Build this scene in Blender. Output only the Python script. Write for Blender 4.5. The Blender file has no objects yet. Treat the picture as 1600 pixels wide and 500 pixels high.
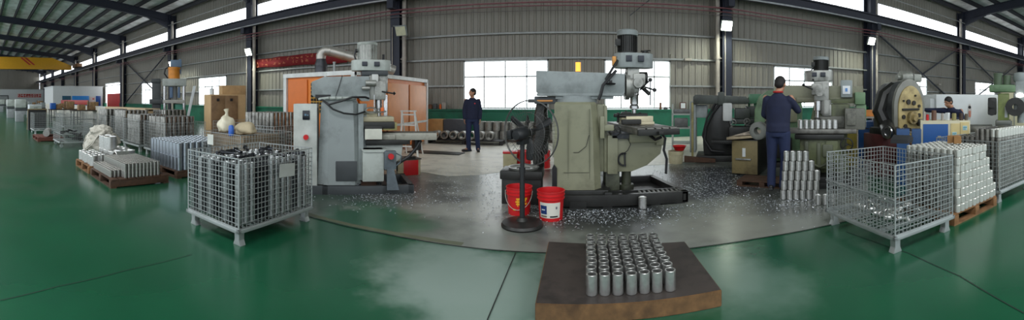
import bpy, bmesh, math, random
from mathutils import Vector, Matrix
R = math.radians; PI = math.pi; sin = math.sin; cos = math.cos; tan = math.tan
random.seed(7)
SC = bpy.context.scene; COL = SC.collection
# ---------------------------------------------------------------- camera: a phone panorama swept about a standing point
SC.render.engine = 'CYCLES'
EYE = 1.42; FP = 585.0; XC = 890.0; YC = 156.0; WY = 14.0
cd = bpy.data.cameras.new('camera'); cam = bpy.data.objects.new('camera', cd); COL.objects.link(cam)
cam.location = (0, 0, EYE); cam.rotation_euler = (R(90), 0, 0)
cd.type = 'PANO'; cd.panorama_type = 'CENTRAL_CYLINDRICAL'
cd.central_cylindrical_radius = 1.0
cd.central_cylindrical_range_u_min = (0 - XC) / FP
cd.central_cylindrical_range_u_max = (1600 - XC) / FP
cd.central_cylindrical_range_v_min = (YC - 500) / FP
cd.central_cylindrical_range_v_max = YC / FP
cd.clip_end = 400
SC.camera = cam
# ---------------------------------------------------------------- light
wd = bpy.data.worlds.new('world'); SC.world = wd; wd.use_nodes = True
bg = wd.node_tree.nodes['Background']; bg.inputs[0].default_value = (0.86, 0.93, 1.0, 1); bg.inputs[1].default_value = 1.6
WINDOW_GLOW = 3.0; STRIP_GLOW = 3.6
SC.view_settings.view_transform = 'Standard'; SC.view_settings.look = 'None'
SC.view_settings.exposure = 0.0; SC.view_settings.gamma = 1.0; SC.view_settings.use_curve_mapping = False
SC.cycles.max_bounces = 6; SC.cycles.diffuse_bounces = 4; SC.cycles.glossy_bounces = 3; SC.cycles.transparent_max_bounces = 12
SC.cycles.use_denoising = True; SC.cycles.caustics_reflective = False; SC.cycles.caustics_refractive = False
SC.cycles.sample_clamp_indirect = 4.0
def area(name, loc, rot, sx, sy, power, colr=(1, 1, 1)):
    l = bpy.data.lights.new(name, 'AREA'); l.shape = 'RECTANGLE'; l.size = sx; l.size_y = sy; l.energy = power; l.color = colr
    o = bpy.data.objects.new(name, l); COL.objects.link(o); o.location = loc; o.rotation_euler = rot; return o
for k, x in enumerate((-46, -34, -22, -11, 0, 11, 22)):
    area('roof_fill_light', (x, -3.5, 8.9), (R(-12), 0, 0), 7.5, 3.2, 800, (.95, .98, 1))  # unseen fill lights added under the roof to brighten floor and machines
# ---------------------------------------------------------------- photo-to-place measuring (used for positions on the ground and on the wall)
def th(px): return (px - XC) / FP
def G(px, py, z=0.0):
    r = FP * (EYE - z) / (py - YC); return Vector((r * sin(th(px)), r * cos(th(px)), z))
def WX(px, Y=WY): return Y * tan(th(px))
def WZ(px, py, Y=WY): return EYE + (YC - py) / FP * Y / cos(th(px))
def AT(px, py, r): return Vector((r * sin(th(px)), r * cos(th(px)), EYE + (YC - py) / FP * r))
# ---------------------------------------------------------------- materials
MATS = {}
def lin(c):
    return tuple((v / 12.92 if v <= .04045 else ((v + .055) / 1.055) ** 2.4) for v in c)
def rgb(r, g, b): return lin((r / 255, g / 255, b / 255))
def mat(name, c, rough=.5, metal=0.0, var=.12, scale=6.0, bump=0.0, dirt=None, dirt_amt=.5, dirt_scale=2.5, emit=0.0, ecol=None, alpha=1.0, coat=0.0, spec=.5, bscale=None):
    if name in MATS: return MATS[name]
    m = bpy.data.materials.new(name); m.use_nodes = True; nt = m.node_tree; N = nt.nodes; L = nt.links
    b = N['Principled BSDF']; b.inputs['Roughness'].default_value = rough; b.inputs['Metallic'].default_value = metal
    b.inputs['Specular IOR Level'].default_value = spec
    if coat: b.inputs['Coat Weight'].default_value = coat; b.inputs['Coat Roughness'].default_value = .12
    tc = N.new('ShaderNodeTexCoord'); nz = N.new('ShaderNodeTexNoise'); nz.inputs['Scale'].default_value = scale; nz.inputs['Detail'].default_value = 5
    L.new(tc.outputs['Object'], nz.inputs['Vector'])
    cr = N.new('ShaderNodeValToRGB'); e = cr.color_ramp.elements
    e[0].position = .3; e[1].position = .7
    e[0].color = (*[max(0, v * (1 - var)) for v in c], 1); e[1].color = (*[min(1, v * (1 + var)) for v in c], 1)
    L.new(nz.outputs['Fac'], cr.inputs['Fac']); out = cr.outputs['Color']
    if dirt is not None:
        n2 = N.new('ShaderNodeTexNoise'); n2.inputs['Scale'].default_value = dirt_scale; n2.inputs['Detail'].default_value = 8; n2.inputs['Roughness'].default_value = .65
        L.new(tc.outputs['Object'], n2.inputs['Vector'])
        r2 = N.new('ShaderNodeValToRGB'); r2.color_ramp.elements[0].position = .48; r2.color_ramp.elements[1].position = .66
        r2.color_ramp.elements[0].color = (0, 0, 0, 1); r2.color_ramp.elements[1].color = (dirt_amt,) * 3 + (1,)
        L.new(n2.outputs['Fac'], r2.inputs['Fac'])
        mx = N.new('ShaderNodeMixRGB'); L.new(r2.outputs['Color'], mx.inputs['Fac']); L.new(out, mx.inputs['Color1']); mx.inputs['Color2'].default_value = (*dirt, 1)
        out = mx.outputs['Color']
    L.new(out, b.inputs['Base Color'])
    if bump:
        n3 = N.new('ShaderNodeTexNoise'); n3.inputs['Scale'].default_value = bscale or scale * 4; n3.inputs['Detail'].default_value = 6
        L.new(tc.outputs['Object'], n3.inputs['Vector'])
        bp = N.new('ShaderNodeBump'); bp.inputs['Strength'].default_value = bump; bp.inputs['Distance'].default_value = .02
        L.new(n3.outputs['Fac'], bp.inputs['Height']); L.new(bp.outputs['Normal'], b.inputs['Normal'])
    if emit:
        b.inputs['Emission Color'].default_value = (*(ecol or c), 1); b.inputs['Emission Strength'].default_value = emit
    if alpha < 1: b.inputs['Alpha'].default_value = alpha
    MATS[name] = m; return m
def wear_and_sheen(m, spots):
    """worn, stained or repainted patches and painted-in reflections on a surface: (centre, inner radius, outer radius, colour, roughness)"""
    nt = m.node_tree; N = nt.nodes; L = nt.links; b = N['Principled BSDF']
    src = b.inputs['Base Color'].links[0].from_socket; tc = N.new('ShaderNodeTexCoord'); rs = None
    nz = N.new('ShaderNodeTexNoise'); nz.inputs['Scale'].default_value = 1.6; nz.inputs['Detail'].default_value = 4; nz.inputs['Roughness'].default_value = .5
    L.new(tc.outputs['Object'], nz.inputs['Vector'])
    for c, r0, r1, colr, amt in spots:
        d = N.new('ShaderNodeVectorMath'); d.operation = 'DISTANCE'; L.new(tc.outputs['Object'], d.inputs[0]); d.inputs[1].default_value = (c[0], c[1], 0)
        ad = N.new('ShaderNodeMath'); ad.operation = 'MULTIPLY_ADD'; L.new(nz.outputs['Fac'], ad.inputs[0]); ad.inputs[1].default_value = r1 * 1.5; L.new(d.outputs['Value'], ad.inputs[2])
        mr = N.new('ShaderNodeMapRange'); mr.interpolation_type = 'SMOOTHSTEP'; L.new(ad.outputs[0], mr.inputs['Value']); mr.inputs['From Min'].default_value = r0 + r1 * .75; mr.inputs['From Max'].default_value = r1 * 1.75; mr.inputs['To Min'].default_value = amt; mr.inputs['To Max'].default_value = 0
        mx = N.new('ShaderNodeMixRGB'); L.new(mr.outputs[0], mx.inputs['Fac']); L.new(src, mx.inputs['Color1']); mx.inputs['Color2'].default_value = (*colr, 1); src = mx.outputs['Color']
    L.new(src, b.inputs['Base Color'])
# ---------------------------------------------------------------- mesh builder
class MB:
    def __init__(s): s.bm = bmesh.new(); s.mi = 0
    def _set(s, f0):
        s.bm.faces.ensure_lookup_table()
        for f in s.bm.faces[f0:]: f.material_index = s.mi
    def box(s, c, d, rz=0.0, bev=0.0, rot=None):
        f0 = len(s.bm.faces); b2 = bmesh.new(); bmesh.ops.create_cube(b2, size=1)
        for v in b2.verts: v.co = Vector((v.co.x * d[0], v.co.y * d[1], v.co.z * d[2]))
        if bev: bmesh.ops.bevel(b2, geom=b2.edges[:], offset=min(bev, min(d) * .45), segments=2, affect='EDGES', profile=.6)
        M = Matrix.Translation(Vector(c)) @ (rot.to_4x4() if rot is not None else Matrix.Rotation(rz, 4, 'Z'))
        s.add(b2, M); return s
    def b(s, x0, x1, y0, y1, z0, z1, bev=0.0): return s.box(((x0 + x1) / 2, (y0 + y1) / 2, (z0 + z1) / 2), (abs(x1 - x0), abs(y1 - y0), abs(z1 - z0)), bev=bev)
    def add(s, b2, M=None):
        vm = {}
        for v in b2.verts: vm[v] = s.bm.verts.new(M @ v.co if M is not None else v.co)
        for f in b2.faces:
            try: g = s.bm.faces.new([vm[v] for v in f.verts]); g.material_index = s.mi; g.smooth = f.smooth
            except ValueError: pass
        b2.free()
    def ring(s, pts):
        return [s.bm.verts.new(p) for p in pts]
    def face(s, vs):
        try: f = s.bm.faces.new(vs); f.material_index = s.mi; return f
        except ValueError: return None
    def cyl(s, p0, p1, r0, r1=None, n=16, caps=True):
        p0 = Vector(p0); p1 = Vector(p1); r1 = r0 if r1 is None else r1
        d = (p1 - p0).normalized(); a = d.orthogonal().normalized(); bb = d.cross(a)
        A = s.ring([p0 + (a * cos(2 * PI * i / n) + bb * sin(2 * PI * i / n)) * r0 for i in range(n)])
        B = s.ring([p1 + (a * cos(2 * PI * i / n) + bb * sin(2 * PI * i / n)) * r1 for i in range(n)])
        for i in range(n): s.face([A[i], A[(i + 1) % n], B[(i + 1) % n], B[i]])
        if caps: s.face(A[::-1]); s.face(B)
        return s
    def tube(s, pts, r, n=8, closed=False):
        pts = [Vector(p) for p in pts]; m = len(pts); rings = []
        prev = None
        for i, p in enumerate(pts):
            if closed: d = (pts[(i + 1) % m] - pts[i - 1]).normalized()
            else: d = (pts[min(i + 1, m - 1)] - pts[max(i - 1, 0)]).normalized()
            if prev is None: a = d.orthogonal().normalized()
            else:
                a = prev - d * prev.dot(d)
                a = a.normalized() if a.length > 1e-6 else d.orthogonal().normalized()
            prev = a; bb = d.cross(a)
            rr = r[i] if isinstance(r, (list, tuple)) else r
            rings.append(s.ring([p + (a * cos(2 * PI * k / n) + bb * sin(2 * PI * k / n)) * rr for k in range(n)]))
        for i in range(m if closed else m - 1):
            A = rings[i]; B = rings[(i + 1) % m]
            for k in range(n): s.face([A[k], A[(k + 1) % n], B[(k + 1) % n], B[k]])
        if not closed: s.face(rings[0][::-1]); s.face(rings[-1])
        return s
    def lathe(s, prof, n=24, c=(0, 0, 0), axis='Z', close=False):
        c = Vector(c); rings = []
        for (r, z) in prof:
            pts = []
            for i in range(n):
                a = 2 * PI * i / n; x, y = r * cos(a), r * sin(a)
                v = Vector((x, y, z)) if axis == 'Z' else (Vector((z, x, y)) if axis == 'X' else Vector((y, z, x)))
                pts.append(c + v)
            rings.append(s.ring(pts) if r > 1e-6 else [s.bm.verts.new(c + (Vector((0, 0, z)) if axis == 'Z' else Vector((z, 0, 0)) if axis == 'X' else Vector((0, z, 0))))])
        k = len(rings)
        for j in range(k if close else k - 1):
            A = rings[j]; B = rings[(j + 1) % k]
            for i in range(n):
                a0, a1 = A[i % len(A)], A[(i + 1) % n % len(A)]; b0, b1 = B[i % len(B)], B[(i + 1) % n % len(B)]
                vs = []
                for v in (a0, a1, b1, b0):
                    if v not in vs: vs.append(v)
                if len(vs) > 2: s.face(vs)
        if not close:
            if len(rings[0]) > 1: s.face(rings[0][::-1])
            if len(rings[-1]) > 1: s.face(rings[-1])
        return s
    def prism(s, pts, a0, a1, plane='XZ', bev=0.0):
        """outline pts in a plane, thickness a0..a1 along the third axis"""
        b2 = bmesh.new()
        def V(p, a): return Vector((p[0], a, p[1])) if plane == 'XZ' else Vector((a, p[0], p[1])) if plane == 'YZ' else Vector((p[0], p[1], a))
        A = [b2.verts.new(V(p, a0)) for p in pts]; B = [b2.verts.new(V(p, a1)) for p in pts]; n = len(pts)
        b2.faces.new(A[::-1]); b2.faces.new(B)
        for i in range(n): b2.faces.new([A[i], A[(i + 1) % n], B[(i + 1) % n], B[i]])
        bmesh.ops.recalc_face_normals(b2, faces=b2.faces[:])
        if bev: bmesh.ops.bevel(b2, geom=b2.edges[:], offset=bev, segments=2, affect='EDGES', profile=.6)
        s.add(b2); return s
    def build(s, name, mats, parent=None, smooth=35, fix=True):
        if fix: bmesh.ops.recalc_face_normals(s.bm, faces=s.bm.faces[:])
        me = bpy.data.meshes.new(name); s.bm.to_mesh(me); s.bm.free()
        for m in (mats if isinstance(mats, (list, tuple)) else [mats]): me.materials.append(m)
        if smooth:
            me.polygons.foreach_set('use_smooth', [True] * len(me.polygons)); me.set_sharp_from_angle(angle=R(smooth))
        o = bpy.data.objects.new(name, me); COL.objects.link(o)
        if parent is not None: o.parent = parent
        return o
def tag(o, label=None, cat=None, group=None, kind=None):
    if label: o['label'] = label
    if cat: o['category'] = cat
    if group: o['group'] = group
    if kind: o['kind'] = kind
    return o
def thing(name, label, cat, loc=(0, 0, 0), rz=0.0, group=None):
    o = bpy.data.objects.new(name, None); COL.objects.link(o); o.location = loc; o.rotation_euler = (0, 0, rz); o.empty_display_size = .1
    return tag(o, label, cat, group)
def copy_tree(o, parent=None):
    c = o.copy(); COL.objects.link(c); c.parent = parent
    for ch in list(o.children): copy_tree(ch, c)
    return c
def face_cam(p): return -math.atan2(p[0], p[1])      # heading that turns local +Y away from the standing point, local +X to the right
# ---------------------------------------------------------------- palette
navy = mat('navy steel paint', rgb(38, 42, 56), .55, var=.1)
whitepipe = mat('white plastic pipe', rgb(168, 160, 150), .5)
galv = mat('galvanised girt steel', rgb(150, 152, 150), .45, .3)
steel = mat('machined bright steel', rgb(190, 190, 190), .26, .95, var=.08, scale=40)
sleeve_m = mat('turned steel sleeve', rgb(204, 204, 200), .32, .88, var=.12, scale=30)
wire_m = mat('zinc plated wire', rgb(172, 177, 176), .4, .6, var=.08)
blackm = mat('black rubber', rgb(22, 22, 24), .5)
# ================================================================ SETTING
walls = mat('corrugated wall sheet', rgb(142, 138, 128), .55, .1, var=.06, scale=.7, dirt=rgb(112, 104, 92), dirt_amt=.35, dirt_scale=.35)
green_dado = mat('green painted masonry', rgb(30, 112, 84), .6, var=.12, scale=2, dirt=rgb(20, 60, 50), dirt_amt=.6, dirt_scale=1.2)
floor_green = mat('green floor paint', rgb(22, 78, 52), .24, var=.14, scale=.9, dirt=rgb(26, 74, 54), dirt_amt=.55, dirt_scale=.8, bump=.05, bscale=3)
floor_grey = mat('worn grey floor', rgb(122, 126, 118), .3, var=.12, scale=1.2, dirt=rgb(66, 68, 66), dirt_amt=.85, dirt_scale=.9, bump=.06, bscale=4)
floor_light = mat('pale concrete floor', rgb(232, 228, 214), .45, var=.05, scale=1.5, dirt=rgb(140, 138, 128), dirt_amt=.4)
wear_and_sheen(floor_green, [(G(30, 240), 1.5, 6.0, rgb(66, 84, 72), .5), (G(750, 455), .45, .9, rgb(130, 148, 138), .8), (G(700, 420), .3, .8, rgb(124, 142, 132), .7), (G(1130, 430), .2, .8, rgb(110, 132, 120), .6)])  # pale spots: worn paint with window reflections painted into the colour
wear_and_sheen(floor_grey, [(G(750, 300), 1., 2.0, rgb(164, 164, 156), .8), (G(1150, 350), .3, 1.0, rgb(140, 140, 130), .6), (G(1090, 284), .8, 1.5, rgb(46, 50, 58), .85), (G(920, 335), .4, 1.2, rgb(34, 36, 38), .9), (G(620, 300), .5, 1.4, rgb(58, 60, 60), .8), (G(1230, 310), .4, 1.2, rgb(60, 62, 62), .7), (G(500, 312), .2, .8, rgb(34, 60, 48), .8), (G(575, 340), .35, .8, rgb(24, 84, 56), .92), (G(650, 352), .1, .45, rgb(30, 90, 62), .8)])
XL, XR = -89.0, 48.0; YB = -10.0
WINS = [(-40.4, -35.7, 0.0, 3.2), (-30.6, -27.4, 1.08, 2.9), (-21.3, -18.2, 1.08, 2.9), (-4.06, -.79, 1.08, 2.93), (1.30, 3.85, 1.08, 2.93), (8.46, 11.8, 1.08, 2.9), (16.8, 19.7, 1.08, 2.85), (26.3, 30.0, 1.08, 2.85)]
CZ0, CZ1, EAVE = 6.03, 6.74, 7.85
def corr(mb, x0, x1, z0, z1, y=WY, pitch=.27, dep=.035):
    xs = []; k = math.floor(x0 / pitch)
    while k * pitch < x1:
        for f, d in ((0, 0), (.12, 1), (.3, 1), (.42, 0)):
            xs.append((k * pitch + f * pitch, d))
        k += 1
    pr = [(x, y - dep * d) for x, d in xs if x0 < x < x1]; pr = [(x0, y)] + pr + [(x1, y)]
    A = mb.ring([(x, yy, z0) for x, yy in pr]); B = mb.ring([(x, yy, z1) for x, yy in pr])
    for i in range(len(pr) - 1): mb.face([A[i], A[i + 1], B[i + 1], B[i]])
mb = MB(); xs = [XL]
for (a, b_, z0, z1) in WINS: xs += [a, b_]
xs.append(XR)
for i in range(0, len(xs) - 1, 2): corr(mb, xs[i], xs[i + 1], 1.0, 3.2)
for (a, b_, z0, z1) in WINS:
    if z1 < 3.2: corr(mb, a, b_, z1, 3.2)
corr(mb, XL, XR, 3.2, CZ0); corr(mb, XL, XR, CZ1, EAVE)
mb.b(XL, XR, WY + .02, WY + .06, EAVE - .02, EAVE + .5)
tag(mb.build('wall_back', walls, smooth=0, fix=False), kind='structure')
# green masonry base with a ledge, stopped at the door
for i, (a, b_) in enumerate(((XL, -40.4), (-35.7, XR))):
    mb = MB(); mb.b(a, b_, WY - .22, WY + .05, 0, .98); mb.b(a, b_, WY - .27, WY + .05, .98, 1.06, .01)
    tag(mb.build('baseboard_back', green_dado), kind='structure')
# floor
def poly(mb, pts, z):
    f = mb.face(mb.ring([(p[0], p[1], z) for p in pts]));
    if f and f.normal.z < 0: f.normal_flip()
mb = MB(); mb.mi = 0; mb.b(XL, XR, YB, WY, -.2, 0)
bound = [G(x, y) for x, y in ((455, 330), (490, 341), (540, 354), (600, 366), (660, 377), (720, 386), (780, 392), (860, 396), (950, 397), (1040, 393), (1100, 386), (1180, 374), (1250, 362), (1310, 349), (1360, 338))]
far = [Vector((9.0, 9.0, 0)), Vector((9.0, 11.0, 0)), Vector((-7.0, 11.0, 0)), Vector((-7.0, 6.0, 0))]
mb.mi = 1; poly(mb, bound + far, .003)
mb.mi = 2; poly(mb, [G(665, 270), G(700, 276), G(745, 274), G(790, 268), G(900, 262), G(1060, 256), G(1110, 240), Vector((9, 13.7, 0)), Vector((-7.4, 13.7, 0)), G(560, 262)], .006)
# joints and the edge line
def line(mb, pts, w, z):
    for p, q in zip(pts, pts[1:]):
        d = (q - p); n = Vector((-d.y, d.x, 0)).normalized() * w / 2
        poly(mb, [p - n, q - n, q + n, p + n], z)
mb.mi = 3; line(mb, bound, .012, .008); line(mb, [G(806, 395), G(762, 500), G(755, 560)], .008, .008)
line(mb, [G(x, y) for x, y in ((1322, 362), (1420, 396), (1500, 432), (1600, 490))], .008, .004)
line(mb, [G(x, y) for x, y in ((0, 470), (90, 448), (200, 422), (300, 398))], .006, .004)
mb.mi = 4; line(mb, [p + Vector((0, .07, 0)) * 1 for p in bound[:6]], .08, .004)
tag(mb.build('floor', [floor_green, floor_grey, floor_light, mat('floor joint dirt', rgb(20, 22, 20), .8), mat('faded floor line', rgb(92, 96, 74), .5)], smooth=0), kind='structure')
# roof: sheet, rafters, purlins
roof_m = mat('roof foil insulation', rgb(238, 238, 232), .5, .0, var=.3, scale=1.2, dirt=rgb(120, 96, 74), dirt_amt=.45, dirt_scale=.5, bump=.5, bscale=1.5)
SL = .12
def rz_(y): return 7.1 + SL * (WY - y)
mb = MB(); vs = mb.ring([(XL, WY, rz_(WY) + .86), (XR, WY, rz_(WY) + .86), (XR, YB, rz_(YB) + .86), (XL, YB, rz_(YB) + .86), (XL, WY, rz_(WY) + .95), (XR, WY, rz_(WY) + .95), (XR, YB, rz_(YB) + .95), (XL, YB, rz_(YB) + .95)])
for q in ((0, 1, 2, 3), (4, 5, 6, 7), (0, 1, 5, 4), (1, 2, 6, 5), (2, 3, 7, 6), (3, 0, 4, 7)): mb.face([vs[k] for k in q])
tag(mb.build('ceiling', roof_m, smooth=0), kind='structure')
COLX = [-80, -71, -62, -53, -43.8, -34.4, -24.5, -15.5, -6.75, 6.0, 14.1, 23.6, 35.6]
for x in COLX:
    mb = MB()                                            # rafter: I-section with a haunch at the column
    def slab(y0, y1, za, zb, w):
        pts = [(y0, rz_(y0) + za), (y1, rz_(y1) + za), (y1, rz_(y1) + zb), (y0, rz_(y0) + zb)]
        mb.prism(pts, x - w / 2, x + w / 2, 'YZ')
    slab(YB, 13.6, 0, .03, .26); slab(YB, 13.6, .55, .58, .26); slab(YB, 13.6, .03, .55, .03)
    mb.prism([(13.6, rz_(13.6) - .5), (13.6, rz_(13.6)), (11.6, rz_(11.6))], x - .1, x + .1, 'YZ')
    tag(mb.build('roof_beam', navy, smooth=0), kind='structure')
    mb = MB()                                            # column: H-section
    top = rz_(13.8) + .6
    mb.b(x - .2, x + .2, 13.40, 13.43, 0, top); mb.b(x - .2, x + .2, 13.87, 13.9, 0, top); mb.b(x - .015, x + .015, 13.43, 13.87, 0, top)
    mb.b(x - .13, x + .13, 12.95, 13.4, 5.0, 5.34); mb.b(x - .3, x + .3, 13.3, 13.95, 0, .04)
    tag(mb.build('column', navy, smooth=0), kind='structure')
    if x > -60:
        s = -1 if x > 5.9 and x < 30 and x not in (14.1,) else 1
        mb = MB(); mb.cyl((x + s * .36, 13.5, 0.0), (x + s * .36, 13.5, 7.2), .085, n=12)
        for z in (1.2, 3.0, 4.8): mb.cyl((x + s * .36, 13.5, z), (x + s * .36, 13.5, z + .12), .1, n=12); mb.b(x + s * .2, x + s * .36, 13.48, 13.52, z + .03, z + .07)
        tag(mb.build('trim_downpipe', whitepipe), kind='structure')
for k in range(18):
    y = 13.5 - k * 1.3
    mb = MB(); z = rz_(y) + .58
    mb.b(XL, XR, y - .03, y - .015, z, z + .26); mb.b(XL, XR, y - .09, y - .015, z + .24, z + .265); mb.b(XL, XR, y - .03, y + .05, z, z + .02)
    tag(mb.build('roof_purlin_beam', mat('dark purlin steel', rgb(46, 46, 52), .55), smooth=0), kind='structure')
# clerestory panes, crane runway, girts, conduits
glow_strip = mat('daylight strip glazing', (.9, .95, 1), .6, var=0, emit=STRIP_GLOW, ecol=(.93, .97, 1))
glow_win = mat('hazy window glazing', (.9, .95, 1), .5, var=0, emit=WINDOW_GLOW, ecol=(.93, .98, 1))
xs = [XL] + COLX + [XR]
for i in range(len(xs) - 1):
    mb = MB(); mb.b(xs[i] + .22, xs[i + 1] - .22, WY - .01, WY + .01, CZ0, CZ1)
    w = tag(mb.build('window_%d' % (i + 20), glow_strip, smooth=0), kind='structure')
    mb = MB(); mb.b(xs[i], xs[i + 1], WY - .03, WY + .02, CZ1 - .03, CZ1 + .02); mb.b(xs[i], xs[i + 1], WY - .03, WY + .02, CZ0 - .03, CZ0 + .02)
    n = max(2, int((xs[i + 1] - xs[i]) / 1.9))
    for k in range(1, n): x = xs[i] + (xs[i + 1] - xs[i]) * k / n; mb.b(x - .012, x + .012, WY - .03, WY, CZ0, CZ1)
    mb.build('window_frame', galv, w, smooth=0)
mb = MB(); mb.b(XL, XR, 13.05, 13.3, 5.345, 5.37); mb.b(XL, XR, 13.05, 13.3, 5.72, 5.75); mb.b(XL, XR, 13.16, 13.19, 5.35, 5.75); mb.b(XL, XR, 13.14, 13.21, 5.75, 5.81)
tag(mb.build('crane_runway_beam', mat('runway dark paint', rgb(48, 50, 62), .5), smooth=0), kind='structure')
mb = MB(); mb.cyl((XL, 12.98, 5.34), (XR, 12.98, 5.34), .035, n=8)
tag(mb.build('trim_1', mat('bright conduit', rgb(200, 200, 205), .35, .4)), kind='structure')
mb = MB(); mb.cyl((XL, 13.3, 6.92), (XR, 13.3, 6.92), .03, n=8); tag(mb.build('trim_2', galv), kind='structure')
for n, z in ((3, 1.95), (4, 2.98), (5, 3.92)):
    mb = MB(); xs2 = [XL] + sum([[a, b_] for a, b_, z0, z1 in WINS if z < 2.5], []) + [XR]
    for i in range(0, len(xs2) - 1, 2): mb.b(xs2[i], xs2[i + 1], 13.84, 13.96, z - .035, z + .035, .01)
    tag(mb.build('trim_%d' % n, galv), kind='structure')
redpipe = mat('dark red pipe', rgb(118, 66, 70), .5)
for n, (y, z, sag, r) in enumerate(((13.3, 4.98, .08, .03), (13.35, 4.84, .05, .022), (13.3, 4.70, .1, .012))):
    mb = MB(); pts = []
    ps = [XL] + COLX + [XR]
    for i in range(len(ps) - 1):
        for k in range(6):
            t = k / 6; pts.append((ps[i] + (ps[i + 1] - ps[i]) * t, y, z - sag * 4 * t * (1 - t)))
    mb.tube(pts, r, 6); tag(mb.build('trim_%d' % (n + 6), redpipe if n != 2 else mat('grey cable', rgb(110, 100, 100), .6)), kind='structure')
# wall windows
wframe = mat('white window frame', rgb(215, 218, 216), .5)
for n, (a, b_, z0, z1) in enumerate(WINS):
    if n == 0: continue
    mb = MB(); mb.b(a + .02, b_ - .02, WY + .02, WY + .03, z0, z1); w = tag(mb.build('window_%d' % n, glow_win, smooth=0), kind='structure')
    mb = MB(); t = .05
    mb.b(a, b_, WY - .05, WY + .04, z1 - t, z1); mb.b(a, b_, WY - .05, WY + .04, z0, z0 + t); mb.b(a, a + t, WY - .05, WY + .04, z0, z1); mb.b(b_ - t, b_, WY - .05, WY + .04, z0, z1)
    zt = z0 + (z1 - z0) * .66; mb.b(a, b_, WY - .04, WY + .03, zt - .03, zt + .03)
    for k in (1, 2, 3):
        x = a + (b_ - a) * k / 4; mb.b(x - .022, x + .022, WY - .04, WY + .03, z0, z1)
    mb.b(a, b_, WY - .03, WY + .03, z1 - .29, z1 - .275)
    mb.build('window_frame', wframe, w, smooth=0)
    mb = MB(); mb.mi = 0                                      # security bars seen through the glazing
    for k in range(1, 24): x = a + (b_ - a) * k / 24; mb.b(x - .006, x + .006, WY - .0, WY + .016, z0 + .05, zt - .03)
    mb.build('window_bars', mat('pale window bars', rgb(190, 192, 190), .5), w, smooth=0)
# door opening at the far left: frame, pale sky haze and a red building outside
mb = MB(); a, b_ = WINS[0][:2]; mb.b(a - .1, a, WY - .1, WY + .1, 0, 3.3); mb.b(b_, b_ + .1, WY - .1, WY + .1, 0, 3.3); mb.b(a, b_, WY - .1, WY + .1, 3.2, 3.3)
tag(mb.build('door_1', wframe), kind='structure')
mb = MB(); mb.b(a + .02, b_ - .02, WY + .12, WY + .14, 0, 3.2)
tag(mb.build('window_40', glow_win, smooth=0), kind='structure')
mb = MB(); mb.b(-60, XR, 12, 22, -.25, -.21)
for k, (x, w_) in enumerate(((-39.0, 3.4),)):
    mb = MB(); mb.b(a + .3, b_, WY + .0, WY + .08, 0, 2.1, .02)
    for j in range(1, 8): mb.b(a + .3, b_, WY - .02, WY + .0, j * .26, j * .26 + .02)
    tag(mb.build('roller_gate', mat('red gate paint', rgb(206, 64, 60), .5)), 'red slatted gate standing in the bright doorway of the back wall', 'gate')
# end walls
mb = MB(); m2 = MB()
pr = [];  k = 0
y = YB
while y < WY: pr += [(XL, y), (XL + .035, y + .03), (XL + .035, y + .08), (XL, y + .11)]; y += .27
A = mb.ring([(p[0], p[1], 0) for p in pr]); B = mb.ring([(p[0], p[1], rz_(p[1]) + .86) for p in pr])
for i in range(len(pr) - 1): mb.face([A[i], A[i + 1], B[i + 1], B[i]])
tag(mb.build('wall_left', walls, smooth=0, fix=False), kind='structure')
mb = MB(); mb.b(XR, XR + .1, YB, WY, 0, 10); tag(mb.build('wall_right', walls, smooth=0), kind='structure')
# cross bracing rods between columns
rodm = mat('bracing rod steel', rgb(62, 64, 72), .5)
for (x0, x1) in ((-34.4, -24.5), (14.1, 23.6), (23.6, 35.6), (-80, -71)):
    for (za, zb) in ((5.2, .9), (.9, 5.2)):
        mb = MB(); mb.cyl((x0 + .25, 13.62 + (.1 if za > zb else 0), za), (x1 - .25, 13.62 + (.1 if za > zb else 0), zb), .055, n=8)
        tag(mb.build('bracing_beam', rodm), kind='structure')
mb = MB(); mb.cyl((2.2, 13.5, 4.5), (4.0, 13.4, 6.0), .015, n=6); tag(mb.build('trim_12', rodm), kind='structure')
# ================================================================ MILLING MACHINES
olive = mat('worn olive cream enamel', rgb(134, 134, 110), .45, var=.07, scale=2, dirt=rgb(70, 66, 48), dirt_amt=.5, dirt_scale=1.6)
olive_d = mat('dark olive enamel', rgb(84, 88, 70), .5, var=.15, scale=3, dirt=rgb(30, 30, 24), dirt_amt=.8, dirt_scale=2)
greyp = mat('grey machine enamel', rgb(140, 147, 146), .42, var=.06, scale=3, dirt=rgb(60, 62, 60), dirt_amt=.5, dirt_scale=2.2)
greyl = mat('light grey enamel', rgb(176, 182, 176), .42, var=.05, scale=3, dirt=rgb(110, 108, 96), dirt_amt=.4)
greyd = mat('charcoal machine enamel', rgb(60, 64, 66), .5, var=.12)
iron = mat('oily cast iron', rgb(44, 44, 42), .42, .4, var=.3, scale=5)
ironl = mat('scraped iron table', rgb(120, 118, 112), .4, .55, var=.2, scale=8, dirt=rgb(50, 46, 40), dirt_amt=.7, dirt_scale=5)
alu = mat('cast aluminium', rgb(158, 158, 152), .42, .55, var=.12, scale=7, dirt=rgb(60, 58, 52), dirt_amt=.6, dirt_scale=6)
tan_m = mat('cream cast block', rgb(206, 196, 164), .5)
redp = mat('red plastic', rgb(196, 28, 32), .38, var=.06)
amber = mat('lit amber beacon', (1, .35, .03), .3, emit=1.7, ecol=(1, .34, .04))
bluem = mat('blue steel paint', rgb(24, 84, 150), .45, var=.08)
khaki = mat('khaki paint', rgb(150, 142, 92), .5, var=.1, dirt=rgb(60, 54, 36), dirt_amt=.6)
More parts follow.
